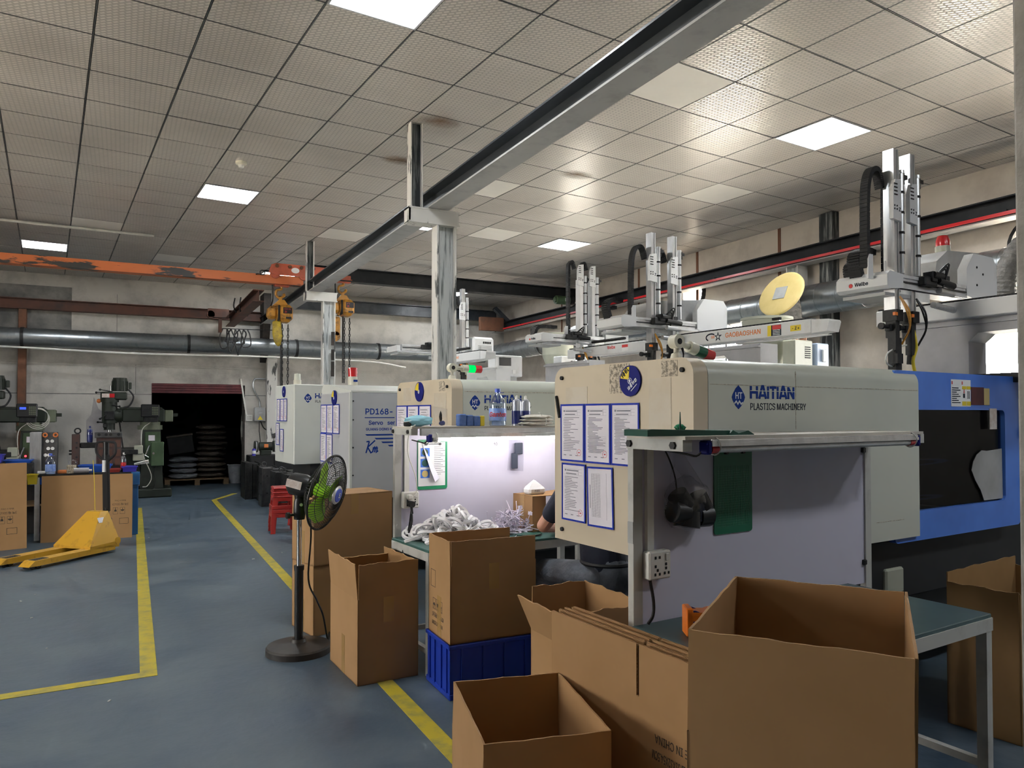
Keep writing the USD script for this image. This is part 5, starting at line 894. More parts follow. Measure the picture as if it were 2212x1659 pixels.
# flattened cartons standing in a stack against the bench
ORD = ['foremost', 'second', 'third', 'fourth', 'fifth', 'sixth', 'seventh', 'eighth', 'ninth', 'tenth', 'eleventh', 'rearmost']
for k in range(12):
    x = 1.655 + .0114*k; L = 'foremost printed carton of the flattened upright stack by the nearest bench' if k == 0 else f'{ORD[k]} flattened carton from the front in the upright stack'
    h = .742 - .005*(k % 3) + rnd.uniform(-.004, .004); o = rnd.uniform(-.015, .015) if k else 0
    t = gthing('flattened_carton', L, 'flattened carton', x, 1.425+o, 0, group='flattened cartons in the upright stack')
    cut = (lambda g: g.difference(sbox(.428, h-.17, .441, h+.1)).difference(sbox(.075, h-.17, .083, h+.1))); panel = sbox(0, 0, .925, h).difference(sbox(.428, h-.17, .441, h+.1)).difference(sbox(.075, h-.17, .083, h+.1))
    obj('liner', pr(panel, 'x', 0, .0020), 'carton', t, smooth=False); obj('liner', pr(panel, 'x', .0066, .0086), 'carton', t, smooth=False); obj('fluting', pr(cut(sbox(.002, .002, .923, h-.003)), 'x', .0020, .0066), 'carton_edge', t, smooth=False)
    if k == 0: obj('slot_shade', pr(sbox(.415, h-.18, .455, h-.01), 'x', .0088, .0094), 'black_matt', t, smooth=False); box_print(t, 'l', -.0003, .147, .478, s=1.25, flip=True, frame=False, syms=('up', 'glass'))  # black sheet behind the slot stands in for the shade inside it
def flat_sheets(label, x, y, rz, w, h, n, slot, lean=-4, pr_x=None, made='Made in China'):
    for k in range(n):
        t = thing('flattened_carton', label if k == 0 else label.replace('front', 'rear'), 'flattened carton', (x - .022*k*math.sin(rad(rz)), y + .03*k*math.cos(rad(rz)), 0), rz, rx=lean)
        g = sbox(0, 0, w, h)
        if slot: g = g.difference(sbox(slot, h-.13, slot+.008, h+.1))
        obj('board', pr(g, 'y', 0, .012), 'carton', t, smooth=False)
        if k == 0 and pr_x:
            ms = [face(txt(made, .018, .12, d=.0006), 'f', pr_x+.16, -.0002, .46, flip=True), face(cat(mv(strokes(CH['hao'], .028, .5, .0006), .02, 0, 0), mv(strokes(CH['xiang'], .028, .5, .0006), .055, 0, 0), txt('3', .026, d=.0006), mv(txt('58X43X', .026, .09, d=.0006), .09, 0, 0)), 'f', pr_x+.19, -.0002, .42, flip=True)]
            for q, u in enumerate(('glass', 'umbrella')): ms.append(face(symbol(u, .055), 'f', pr_x+.075+.075*q, -.0002, .37, flip=True))
            ms.append(face(sheet2(sbox(0, 0, .10, .07).difference(sbox(.004, .004, .096, .066)), .0006), 'f', pr_x+.09, -.0002, .17)); obj('print', cat(*ms), 'print_brown', t, kind='stuff', smooth=False)
flat_sheets('large flat carton leaning in front of the tool bench', -.935, 10.20, -1, .95, .775, 1, .66, pr_x=.72)
flat_sheets('tall flat carton in front at the left edge of the photo', -1.75, 9.70, 15, .74, .955, 2, None, pr_x=.46)

# ================================================================== STANDING FAN
t = gthing('standing_fan', 'black standing fan with lime green blades', 'fan', 1.357, 4.701, 0)
obj('base', lathe([(0, 0), (.20, 0), (.20, .035), (.192, .046), (.12, .055), (.05, .066), (.042, .085), (0, .085)], 48), 'fan_base', t)
obj('lower_pole', cat(cy((0, 0, .06), (0, 0, .53), .027, 20), cy((0, 0, .515), (0, 0, .545), .031, 20)), 'black_plastic', t); obj('upper_pole', cy((0, 0, .53), (0, 0, .86), .0155, 18), 'chrome', t)
obj('neck', cat(lathe([(0, .835), (.033, .835), (.038, .88), (.034, .95), (.02, .985), (0, .985)], 20), bx(-.03, .04, -.02, .02, .96, 1.02, .01)), 'black_plastic', t); obj('clamp_screw', cat(cy((-.07, -.01, .865), (-.03, 0, .865), .008), cy((-.085, -.012, .865), (-.065, -.01, .865), .02, 10)), 'black_plastic', t); obj('pivot_bolt', cy((.0, -.042, .93), (.0, -.034, .93), .010, 10), 'alu', t)
R4 = trimesh.transformations.euler_matrix(0, rad(13), rad(-45), 'sxyz'); R4[:3, 3] = (.025, -.01, 1.045)
def H(m): m = m.copy(); m.apply_transform(R4); return m
sw = lambda m: rot(m, 90, 'y')                                 # a lathe's z axis -> the fan axis (+x)
obj('motor', H(cat(sw(lathe([(0, -.10), (.05, -.10), (.068, -.08), (.075, .0), (.06, .06), (0, .06)], 24)), bx(-.1, .04, -.05, .05, .0, .062, .02), bx(-.09, .02, -.03, .03, -.07, -.02, .01))), 'black_plastic', t)
obj('rating_sticker', H(bx(-.085, .02, -.0765, -.074, -.015, .035)), 'sticker', t, label='silver rating sticker')
bl = []
for k in range(3):
    pts = []; a0 = k*120
    P = [(.04, -22), (.10, -34), (.16, -32), (.20, -18), (.205, 10), (.18, 34), (.12, 40), (.06, 34), (.04, 22)]
    v = np.array([((.03*math.sin(rad(a*1.6))*r/.2)+.15, r*math.cos(rad(a0+a)), r*math.sin(rad(a0+a))) for r, a in P]); f = [(0, i, i+1) for i in range(1, 8)]
    m = trimesh.Trimesh(np.vstack([v, v+(.003, 0, 0)]), [*f, *[(a+9, c_+9, b_+9) for a, b_, c_ in f], *[(i, (i+1) % 9, i+9) for i in range(9)], *[((i+1) % 9, (i+1) % 9+9, i+9) for i in range(9)]], process=False); m.fix_normals()
    obj('blade', H(m), 'fan_green', t, smooth=30)
obj('blade_hub', H(sw(lathe([(0, .09), (.042, .09), (.042, .165), (.03, .175), (0, .175)], 24))), 'fan_green', t)
RG = .238
def wire(p): return tb(p, .0016, 4)
w1, w2 = [], []
for k in range(72):
    a = rad(k*5); e = lambda r, d: ((math.cos(a+d)*r), math.sin(a+d)*r)
    w1.append(wire([(.235-.07*(r/RG)**3, *e(r, .35*(1-r/RG))) for r in (.06, .12, .18, .22, RG)]))
    w2.append(wire([(.055+.11*(r/RG)**2.4, *e(r, 0)) for r in (.075, .13, .18, .22, RG)]))
for r in (.10, .15, .20): w1.append(sw(mv(torus(r, .002, 48, 5), 0, 0, .235-.07*(r/RG)**3)))
for r in (.12, .19): w2.append(sw(mv(torus(r, .002, 48, 5), 0, 0, .055+.11*(r/RG)**2.4)))
obj('front_grille', H(cat(*w1)), 'black_plastic', t, kind='stuff'); obj('rear_grille', H(cat(*w2)), 'black_plastic', t, kind='stuff'); obj('rim_band', H(sw(mv(torus(RG, .007, 64, 8), 0, 0, .165))), 'black_plastic', t)
b = obj('badge', H(sw(lathe([(0, .228), (.058, .228), (.06, .236), (.052, .243), (0, .245)], 28))), 'alu_white', t); obj('emblem', H(sw(lathe([(0, .244), (.044, .2435), (.042, .247), (0, .2485)], 24))), 'fan_blue', b); obj('letter', H(rot(mv(txt('S', .03, bold=True), -.009, -.015, 0), 90, 'x').apply_transform(trimesh.transformations.rotation_matrix(rad(90), (0, 0, 1))).apply_translation((.2495, 0, 0))), 'print_white', b)
obj('power_cord', tb(curve([(.05, .02, 1.0), (.075, .0, .75), (.06, .0, .45), (.10, -.05, .32), (.14, -.05, .22), (.22, .1, .02), (.3, .3, .01)], 40), .0055, 6), 'cord', t)
# ================================================================== PERSON at the lit bench (seen from behind, facing the bench)
import manifold3d as mf
def sph(c, r, n=16): return mf.Manifold.sphere(r, n).translate(tuple(map(float, c)))
def bone(c0, r0, c1, r1): return mf.Manifold.batch_hull([sph(c0, r0), sph(c1, r1)])
def skin_mesh(parts, edge=.02, it=10):
    m = mf.Manifold.batch_boolean(parts, mf.OpType.Add).refine_to_length(edge).to_mesh(); t = trimesh.Trimesh(m.vert_properties[:, :3], m.tri_verts, process=True)
    trimesh.smoothing.filter_taubin(t, iterations=it); return t
pz = gthing('person', 'seated person in a navy T-shirt and faded jeans, working at the lit bench', 'person', 2.83, 3.44, 0, rz=-6)
hipL, hipR, kneeL, kneeR, ankL, ankR = (-.10, .02, .52), (.10, .02, .52), (-.17, .44, .50), (.16, .44, .50), (-.17, .30, .10), (.16, .34, .10)
chest, neck, shL, shR = (0, .10, .98), (0, .13, 1.18), (-.185, .09, 1.09), (.185, .09, 1.09)
elL, elR, wrL, wrR = (-.285, .27, .82), (.28, .30, .81), (-.10, .47, .765), (.12, .49, .765)
body = [bone((0, .02, .56), .135, (0, .06, .80), .125), bone((0, .06, .80), .125, chest, .135), bone((-.09, .08, 1.02), .10, (.09, .08, 1.02), .10), bone(shL, .06, shR, .06), bone(neck, .052, (0, .17, 1.29), .05),
        bone(shL, .058, elL, .043), bone(shR, .058, elR, .043), bone(elL, .042, wrL, .027), bone(elR, .042, wrR, .027), bone(hipL, .10, kneeL, .068), bone(hipR, .10, kneeR, .068), bone(kneeL, .062, ankL, .04), bone(kneeR, .062, ankR, .04),
        bone((0, .20, 1.38), .088, (0, .215, 1.33), .075), bone((0, .24, 1.30), .052, (0, .255, 1.27), .038), sph((0, .31, 1.325), .014), sph((-.088, .20, 1.34), .018), sph((.088, .20, 1.34), .018)]
for (wx, wy, wz), sx in ((wrL, 1), (wrR, -1)):
    body.append(bone((wx+.012*sx, wy+.02, wz), .024, (wx+.04*sx, wy+.075, wz-.004), .028))
    for q in range(4):
        bx_, by_ = wx+.03*sx+(q-1.5)*.017, wy+.10; L = (.030, .036, .033, .026)[q]
        body += [bone((bx_, by_-.02, wz-.002), .0095, (bx_+.012*sx, by_+L*.5, wz+.004), .0088), bone((bx_+.012*sx, by_+L*.5, wz+.004), .0088, (bx_+.018*sx, by_+L, wz-.016), .0075)]
    body += [bone((wx+.05*sx, wy+.04, wz), .011, (wx+.085*sx, wy+.085, wz-.006), .0095)]
obj('body', skin_mesh(body, .018, 8), 'skin', pz, smooth=True)
obj('eye', cat(*[ell((sx*.03, .295, 1.355), .011, .008, .008, 1) for sx in (-1, 1)]), 'paper_white', pz, kind='stuff')
obj('t_shirt', skin_mesh([bone((0, .02, .57), .152, (0, .06, .80), .140), bone((0, .06, .80), .140, chest, .150), bone((-.09, .08, 1.02), .112, (.09, .08, 1.02), .112), bone(shL, .072, shR, .072), bone(neck, .066, (0, .14, 1.16), .07), bone(shL, .072, tuple(np.array(shL)*.28+np.array(elL)*.72), .060), bone(shR, .072, tuple(np.array(shR)*.28+np.array(elR)*.72), .060)], .02, 5), 'shirt_navy', pz, smooth=True)
obj('jeans', skin_mesh([bone((0, .0, .53), .15, (0, .02, .60), .145), bone(hipL, .118, kneeL, .082), bone(hipR, .118, kneeR, .082), bone(kneeL, .078, ankL, .058), bone(kneeR, .078, ankR, .058)], .02, 5), 'jeans', pz, smooth=True)
obj('belt', mv(rot(torus(.155, .012, 32, 6), 0), 0, .0, .625), 'cord', pz)
obj('hair', skin_mesh([sph((0, .185, 1.40), .094), bone((0, .14, 1.36), .075, (0, .15, 1.31), .055)], .02, 4), 'hair', pz, smooth=True)
for sx, (x, y, z) in ((-1, ankL), (1, ankR)): obj('shoe', skin_mesh([bone((x, y-.03, .045), .042, (x+.01*sx, y+.14, .035), .034)], .015, 4), 'rubber', pz, smooth=True)
def stool_mesh(n): pass
st = gthing('work_stool', 'dark low stool under the seated person', 'stool', 2.83, 3.44, 0)
obj('seat', lathe([(0, .33), (.15, .33), (.16, .345), (.16, .36), (0, .362)], 24), 'black_matt', st)
for x in (-.1, .1):
    for y in (-.1, .1): obj('leg', cy((x*1.2, y*1.2, 0), (x, y, .335), .014, 10), 'iron', st)
for k, pts in enumerate(([(2.72, 2.9, .90), (2.70, 2.86, .70), (2.80, 2.80, .52), (3.0, 2.8, .40)], [(3.1, 2.8, .80), (2.85, 2.78, .68), (2.62, 2.76, .45), (2.58, 2.85, .1)], [(3.3, 2.9, .75), (3.02, 2.8, .66), (2.80, 2.72, .42), (2.75, 2.8, .08)])):
    P = [wg(*q) for q in curve(pts, 24)]; obj('hydraulic_hose', tb(P, .024, 10), 'rubber', label=('short black hose looping down by the person under the nearest machine', 'left long black hose under the nearest machine', 'right long black hose under the nearest machine')[k], cat='hose')

# ================================================================== red stools, moulds, far-wall things
S0 = None
for k in range(3):
    t = gthing('plastic_stool', ('front red stool of the nested stack by the black moulds', 'middle red stool of the nested stack', 'top red stool of the nested stack')[k], 'stool', 2.56, 9.60, .052*k, rz=-8, group='nested red plastic stools')
    o, i_ = .165, .125
    for sx in (-1, 1):
        for sy in (-1, 1): obj('leg', trimesh.convex.convex_hull(np.array([(sx*(o-.0), sy*o, 0), (sx*(o-.055), sy*o, 0), (sx*o, sy*(o-.055), 0), (sx*(o-.05), sy*(o-.05), 0), (sx*i_, sy*i_, .46), (sx*(i_-.06), sy*i_, .46), (sx*i_, sy*(i_-.06), .46), (sx*(i_-.05), sy*(i_-.05), .46)])), 'stool_red', t, smooth=False)
    obj('seat', cat(bx(-.14, .14, -.14, .14, .445, .475, .014)), 'stool_red', t)
    for z, w in ((.40, .128), (.20, .148)):
        for q in range(4): obj('rail', rot(bx(-w, w, -w-.006, -w+.008, z, z+.045, .003), 90*q), 'stool_red', t)
t = gthing('plastic_stool', 'single red stool half hidden behind the moulds', 'stool', 2.95, 10.0, 0, rz=10)
for sx in (-1, 1):
    for sy in (-1, 1): obj('leg', trimesh.convex.convex_hull(np.array([(sx*.16, sy*.16, 0), (sx*.11, sy*.16, 0), (sx*.16, sy*.11, 0), (sx*.12, sy*.12, .6), (sx*.07, sy*.12, .6), (sx*.12, sy*.07, .6)])), 'stool_red', t, smooth=False)
obj('seat', bx(-.13, .13, -.13, .13, .59, .625, .012), 'stool_red', t)
mold = [(1.80, 13.75, .22, .55, .64, 'iron'), (1.98, 13.25, .24, .35, .60, 'iron'), (1.90, 12.55, .34, .30, .62, 'mold_steel'), (2.35, 12.6, .45, .5, .55, 'iron'), (1.98, 11.85, .40, .34, .60, 'iron'), (2.02, 11.1, .60, .34, .61, 'iron'), (2.62, 11.8, .5, .4, .52, 'mold_steel')]
ML = ['tall narrow dark mould nearest the doorway', 'dark steel mould second from the doorway', 'lighter steel mould in the row of black moulds', 'wide dark mould behind the row', 'dark steel mould in the middle of the row', 'large dark mould nearest the red stools', 'steel mould behind the red stools']
for k, (x, y, w, d, h, m) in enumerate(mold):
    t = thing('injection_mould', ML[k], 'mould', (x, y, 0), 0, group='steel moulds on the floor')
    obj('back_half', bx(0, w*.45, 0, d, .0, h, .006), m, t); obj('front_half', bx(w*.5, w, .01, d-.01, .02, h-.02, .006), m, t); obj('clamp_plate', bx(-.02, .0, -.02, d+.02, 0, h+.01, .003), m, t); obj('clamp_plate', bx(w, w+.02, -.02, d+.02, 0, h, .003), m, t); obj('spacer', bx(w*.45, w*.5, .05, d-.05, 0, h-.05), m, t)
    obj('bolt_hole', cat(*[cy((-.022, d*u, h*v), (-.019, d*u, h*v), .018, 10) for u in (.2, .8) for v in (.3, .6, .85)], *[cy((w*u, -.001, h*v), (w*u, .004, h*v), .012, 10) for u in (.2, .75) for v in (.35, .8)]), 'black_matt', t, kind='stuff')
    if k in (1, 4): obj('lifting_eye', mv(rot(torus(.035, .012, 16, 6), 90, 'x'), w*.3, d*.5, h+.035), 'mold_steel', t)
t = thing('tool_cabinet', 'low black cabinet right of the doorway', 'cabinet', (2.02, 14.95, 0)); obj('carcass', bx(0, .9, 0, .5, 0, .70, .008), 'black_matt', t)
for x in (.02, .46): obj('door', bx(x, x+.42, -.012, 0, .05, .66, .004), 'black_matt', t)
obj('loose_paper', bx(.5, .9, .02, .2, .70, .703), 'paper_white', t, smooth=False)
t = thing('bench_grinder', 'dark green bench grinder with red switch on the black cabinet', 'grinder', (2.32, 15.15, .70)); obj('motor', cat(cy((-.10, 0, .17), (.14, 0, .17), .085, 20), bx(-.08, .12, -.09, .09, 0, .10, .01)), 'mill_green', t)
for x in (-.19, .16): obj('wheel_guard', cy((x, 0, .17), (x+.06, 0, .17), .11, 22), 'mill_green', t)
for x in (-.19, .16): obj('grinding_wheel', cy((x+.02, -.01, .17), (x+.04, -.01, .17), .105, 22), 'robot_grey', t)
obj('switch', bx(-.02, .06, -.10, -.085, .15, .22, .004), 'print_orange', t)
t = thing('gooseneck_lamp', 'black gooseneck lamp over the grinder', 'lamp', (2.75, 15.2, .70)); obj('base', cy((0, 0, 0), (0, 0, .03), .05, 16), 'black_plastic', t); obj('neck', tb(curve([(0, 0, .03), (.0, 0, .3), (-.04, -.02, .40), (-.14, -.04, .43), (-.2, -.05, .42)], 20), .014, 8), 'black_plastic', t); obj('head', rot(cy((-.28, -.05, .36), (-.18, -.05, .42), .05, 16, .03), 0), 'black_plastic', t)
t = thing('spray_can', 'violet can on the black cabinet', 'spray can', (2.10, 14.99, .70)); obj('can', lathe([(0, 0), (.035, 0), (.035, .12), (.02, .14), (0, .14)], 16), 'bin_violet', t); obj('band', lathe([(.0355, .04), (.036, .07), (.0355, .10)], 16), 'print_white', t)
t = thing('switch_box', 'grey electrical switch box with warning triangle beside the doorway', 'switch box', (2.19, 15.66, 1.36)); obj('case', bx(0, .22, -.08, .04, 0, .28, .012), 'robot_grey', t); obj('warning_triangle', face(sheet2(Polygon([(0, 0), (.10, 0), (.05, .085)])), 'f', .06, -.081, .03), 'print_yellow', t); obj('handle', bx(.07, .15, -.10, -.08, .15, .18, .004), 'frame_grey', t)
obj('conduit_bend', tb(curve([(.12, 0, .28), (.10, 0, .42), (.03, 0, .56), (-.02, 0, .7), (.0, 0, .84), (.1, 0, .86), (.42, 0, .85)], 30), .016, 8), 'galvanised', t); obj('cable', tb(curve([(.12, -.04, 0), (.2, -.05, -.15), (.36, -.06, -.2), (.52, -.06, -.08), (.55, -.06, .3), (.53, -.05, 1.2), (.53, -.04, 1.5)], 40), .012, 6), 'cord', t); obj('cable', tb([(.10, -.03, 0), (.10, -.03, -.2), (.13, -.05, -.5)], .008, 6), 'cord', t)
t = thing('power_socket', 'white twin socket by the doorway edge', 'socket', (2.035, 15.69, 1.36)); obj('plate', bx(0, .13, -.03, 0, 0, .13, .006), 'white_plastic', t); obj('hole', cat(*[bx(.03+.03*q, .04+.03*q, -.032, -.029, .04+.04*w, .055+.04*w) for q in range(3) for w in range(2)]), 'rubber', t, kind='stuff')
obj('trunking', rot(bx(0, .03, -.02, .0, .13, .86), 0).apply_transform(trimesh.transformations.rotation_matrix(rad(-9), (0, 1, 0), (0.01, 0, .13))), 'white_plastic', t)
for k, (x, y, h, r, w) in enumerate(((2.78, 15.55, 1.5, .03, 'wood'), (2.88, 15.5, 1.35, .028, 'wood'))): obj('wooden_pole', rot(cy((x, y, 0), (x, y, h), r, 10), -5 + 2*k, 'y', (x, y, 0)), w, label=('taller', 'shorter')[k] + ' pale wooden pole leaning beside the grinder', cat='pole')
# storeroom
def sacks(label, x, y, n, mat, z0, group, w=.50):
    for k in range(n):
        z = z0 + .115*k; m = crumple((x+rnd.uniform(-.03, .03), y, z+.055), w/2*1.12, .34, .068, .35, 40+k+int(x*10), 3); m.vertices[:, 2] = np.clip(m.vertices[:, 2], z-.002, z+.118)
        obj('sack', m, mat, label=f"{('lowest', 'second', 'third', 'fourth', 'fifth', 'sixth', 'seventh', 'eighth', 'ninth', 'topmost')[k]} {label}", cat='sack', group=group)
def pallet(label, x, y, w, d):
    t = thing('pallet', label, 'pallet', (x, y, 0))
    for k in range(5): obj('plank', bx(0, w, k*d/5+.01, (k+1)*d/5-.01, .11, .13), 'wood', t, smooth=False)
    for k in range(3): obj('block_row', bx(k*(w-.1)/2, k*(w-.1)/2+.1, 0, d, 0, .11), 'wood', t, smooth=False)
pallet('wooden pallet under the pale sacks in the storeroom', .62, 17.0, 1.25, .9)
sacks('pale plastic sack on the storeroom pallet', .98, 17.4, 4, 'sack', .13, 'pale sacks in the storeroom'); sacks('brownish sack of the right storeroom stack', 1.55, 17.45, 10, 'sack_brown', .13, 'brown sacks in the storeroom', .54)
t = thing('storage_box', 'dark box tilted on top of the pale sacks', 'box', (.95, 17.4, .67), 0, ry=-8); obj('body', bx(-.25, .25, -.25, .25, 0, .36, .01), 'black_matt', t); obj('lid', bx(-.26, .26, -.26, .26, .36, .40, .006), 'sack_brown', t)
t = thing('storage_drum', 'pale bin standing right of the sacks in the storeroom', 'bin', (2.02, 17.2, 0)); obj('body', lathe([(0, 0), (.12, 0), (.15, .40), (0, .40)], 20), 'sack', t); obj('rim', lathe([(.15, .38), (.165, .39), (.165, .41), (.14, .41)], 20), 'sack', t)
obj('sack', crumple((.1, 17.5, .22), .5, .4, .22, .3, 77), 'sack_brown', label='low brown sack heap at the left of the dark doorway', cat='sack')

# ================================================================== milling machines and tool bench at left
def mill(label, x, y):
    t = thing('milling_machine', label, 'milling machine', (x, y, 0))
    obj('base', bx(-.46, .36, -.38, .36, 0, .16, .02), 'mill_green', t)
    obj('column', trimesh.convex.convex_hull(np.array([(px_, py_, z) for z, a, b, c_ in ((.16, -.16, .22, .26), (1.0, -.10, .18, .20), (1.22, -.12, .17, .20)) for px_ in (a, b) for py_ in (-c_, c_)])), 'mill_green', t)
    obj('side_cover', bx(-.09, .17, -.235, -.19, .35, 1.18, .01), 'mill_light', t); obj('data_plate', bx(-.03, .075, -.24, -.234, 1.02, 1.12), 'paper', t)
    obj('electric_box', bx(.01, .22, -.42, -.235, .57, 1.0, .01), 'mill_light', t, label='pale green electric box'); obj('box_latch', cy((.05, -.43, .80), (.05, -.42, .80), .02, 12), 'chrome', t)
    obj('turret', cat(cy((0, 0, 1.22), (0, 0, 1.30), .21, 26), cy((0, 0, 1.30), (0, 0, 1.36), .17, 26)), 'mill_pale', t)
    obj('ram', cat(bx(-.46, .24, -.12, .12, 1.36, 1.60, .02), bx(-.5, .2, -.07, .07, 1.58, 1.63, .01)), 'mill_green', t); obj('ram_end', bx(.24, .38, -.11, .11, 1.36, 1.58, .015), 'mill_pale', t); obj('ram_stub', bx(.38, .46, -.05, .05, 1.46, 1.52), 'mill_green', t)
    h = obj('head', cat(cy((-.66, -.02, 1.34), (-.66, -.02, 1.72), .125, 22), cy((-.66, -.02, 1.22), (-.66, -.02, 1.36), .09, 20), cy((-.46, 0, 1.48), (-.60, 0, 1.48), .13, 22)), 'mill_green', t)
    obj('lever', cat(cy((-.70, -.14, 1.5), (-.80, -.26, 1.42), .01), cy((-.62, -.14, 1.66), (-.50, -.22, 1.64), .01), *[ell(c_, .02, .02, .02, 1) for c_ in ((-.80, -.26, 1.42), (-.50, -.22, 1.64), (-.84, -.1, 1.36))], cy((-.76, -.02, 1.36), (-.84, -.1, 1.36), .01), bx(-.74, -.58, -.16, -.13, 1.40, 1.56, .01), bx(-.76, -.70, -.12, .05, 1.26, 1.34, .01)), 'iron', h, kind='stuff')
    obj('belt_housing', cat(cy((-.66, -.02, 1.72), (-.66, -.02, 1.90), .15, 26), bx(-.66, -.38, -.15, .11, 1.76, 1.90, .02)), 'mill_green', t); obj('plate', bx(-.78, -.66, -.176, -.168, 1.80, 1.87), 'sticker', t); obj('red_plate', bx(-.66, -.58, -.176, -.168, 1.80, 1.87), 'red_plastic', t); obj('speed_knob', ell((-.83, -.05, 1.74), .035, .03, .04, 2), 'print_orange', t)
    m = obj('motor', cat(cy((-.50, 0, 1.92), (-.50, 0, 2.13), .125, 26), cy((-.50, 0, 2.13), (-.50, 0, 2.16), .115, 26), bx(-.36, -.31, -.05, .05, 1.96, 2.08, .008)), 'mill_green', t); obj('fin', cat(*[rot(bx(-.50+.122, -.50+.134, -.004, .004, 1.93, 2.10), a, 'z', (-.50, 0, 0)) for a in range(0, 360, 20)]), 'mill_green', m, kind='stuff')
    obj('drawbar', cy((-.64, -.02, 1.90), (-.64, -.02, 2.02), .014, 10), 'chrome', t); obj('feed_lever', cat(cy((-.62, -.02, 1.91), (-.86, -.08, 1.89), .008), cy((-.62, -.02, 1.91), (-.80, -.1, 1.94), .008), ell((-.87, -.08, 1.89), .02, .02, .02, 1), ell((-.81, -.1, 1.94), .02, .02, .02, 1)), 'iron', t, kind='stuff')
    obj('quill', cat(cy((-.66, -.02, 1.16), (-.66, -.02, 1.24), .035, 16), cy((-.66, -.02, 1.08), (-.66, -.02, 1.17), .04, 16, .028), cy((-.66, -.02, .90), (-.66, -.02, 1.09), .007, 8)), 'chrome', t)
    obj('motor_cable', tb(curve([(-.36, -.06, 1.95), (-.28, -.1, 1.82), (-.34, -.12, 1.66), (-.44, -.13, 1.62)], 16), .014, 6), 'cord', t)
    p = obj('readout', bx(-.16, .14, -.45, -.36, 1.45, 1.68, .015), 'black_plastic', t, label='black digital readout box'); obj('screen', bx(-.12, -.01, -.453, -.45, 1.54, 1.63), 'iron', p); obj('key', cat(*[bx(.02+.026*q, .04+.026*q, -.454, -.45, 1.49+.03*w, 1.51+.03*w) for q in range(4) for w in range(5)]), 'mill_pale', p, kind='stuff'); obj('bracket', cat(bx(-.02, .02, -.38, -.1, 1.40, 1.44), bx(-.12, .12, -.42, -.3, 1.36, 1.46, .01)), 'iron', t)
    obj('knee', bx(-.42, -.14, -.17, .17, .42, .78, .02), 'mill_green', t); obj('table', cat(bx(-.56, -.2, -.62, .58, .80, .88, .008), bx(-.50, -.26, -.4, .4, .76, .81)), 'iron', t, smooth=False); obj('screw_post', cy((-.30, 0, .12), (-.30, 0, .45), .04, 14), 'iron', t)
    v = obj('vise', cat(bx(-.28, -.10, -.56, -.36, .68, .80, .01), bx(-.26, -.12, -.60, -.45, .80, .95, .01)), 'hopper', t, label='dirty cream gearbox on the table end'); obj('crank', cat(cy((-.08, -.62, .78), (-.02, -.64, .95), .012), cy((-.03, -.66, .74), (-.09, -.62, .78), .012)), 'chrome', v)
    obj('hanging_cable', tb(curve([(.0, -.3, 1.36), (-.14, -.32, 1.2), (-.12, -.34, .8), (.02, -.36, .4), (-.04, -.37, .22), (-.12, -.37, .2)], 30), .008, 6), 'white_cord', t); obj('hanging_cable', tb(curve([(.10, -.43, .57), (.06, -.4, .45), (.09, -.38, .3), (.05, -.4, .16)], 20), .007, 6), 'cord', t)
    obj('strut', cy((-.50, .05, 1.35), (-.44, .05, .88), .012, 8), 'iron', t)
    return t
ml = mill('green milling machine left of the dark doorway', .30, 15.2)
obj('screen_light', bx(0, .001, 0, .001, 0, .001), 'mill_green') if False else None
m2_ = mill('second milling machine at the left edge with lit blue readout', -1.56, 15.2)
obj('lit_screen', bx(-.11, -.02, -.455, -.453, 1.58, 1.62), 'screen_blue', m2_, label='lit blue display'); obj('indicator', cy((-.02, -.44, .80), (-.02, -.435, .80), .018, 12), 'red_led', m2_, label='red indicator light')
obj('coiled_cable', cat(*[mv(rot(torus(.17-.01*q, .006, 30, 6), 90, 'x'), .14, -.36, 1.42+.02*q) for q in range(3)]), 'white_cord', m2_, kind='stuff')
t = thing('wall_sheet', 'crumpled clear plastic sheet taped to the wall behind the mills', 'plastic sheet', (-.55, 15.68, 1.0)); obj('film', pr([(-.2, .38), (-.12, .5), (-.08, .82), (0, .6), (.25, .42), (.3, .0), (-.2, 0)], 'y', -.006, 0), 'clear_bag', t, smooth=False)
# tool bench
t = thing('tool_bench', 'cluttered tool bench with blue end panel behind the flat cartons', 'work bench', (0, 0, 0))
obj('top', bx(-2.6, .06, 10.4, 11.1, .75, .78), 'iron', t, smooth=False); obj('end_panel', bx(.0, .08, 10.38, 11.1, 0, .74, .006), 'cabinet_blue', t, label='blue steel end panel'); obj('end_strip', bx(.0, .095, 10.36, 10.42, .62, .78, .004), 'cabinet_blue', t)
for x in (-1.02, -2.55): obj('leg', bx(x, x+.05, 10.4, 10.45, 0, .75), 'alu_white', t, smooth=False)
obj('lower_shelf', bx(-2.6, 0, 10.5, 11.05, .40, .42), 'wood', t, smooth=False); obj('back_panel', bx(-2.6, .0, 11.05, 11.08, .0, .75), 'black_matt', t, smooth=False)
for k, (x, w, c) in enumerate(((-.92, .3, 'wood'), (-1.0, .25, 'black_matt'))): obj(('wooden_box', 'tool_box')[k], bx(x, x+w, 10.55, 10.8, .42, .55-.03*k, .008), c, label=('wooden box', 'black tool box')[k] + ' on the lower shelf of the tool bench', cat='box')
def holes(xs, y, r=.03): return cat(*[cy((x, y-.002, z), (x, y+.001, z), r, 16) for x, z in xs])
t = thing('mould_plate', 'tall steel mould plate with two orange rings on the tool bench', 'mould plate', (-1.10, 10.75, .78)); obj('side_block', bx(.0, .12, -.1, .1, 0, .50, .004), 'alu', t); obj('plate', bx(.125, .29, -.06, .0, 0, .50, .003), 'mold_steel', t)
for x in (.155, .265): obj('orange_ring', rot(torus(.022, .009, 18, 8), 90, 'x').apply_translation((x, -.065, .465)), 'print_orange', t)
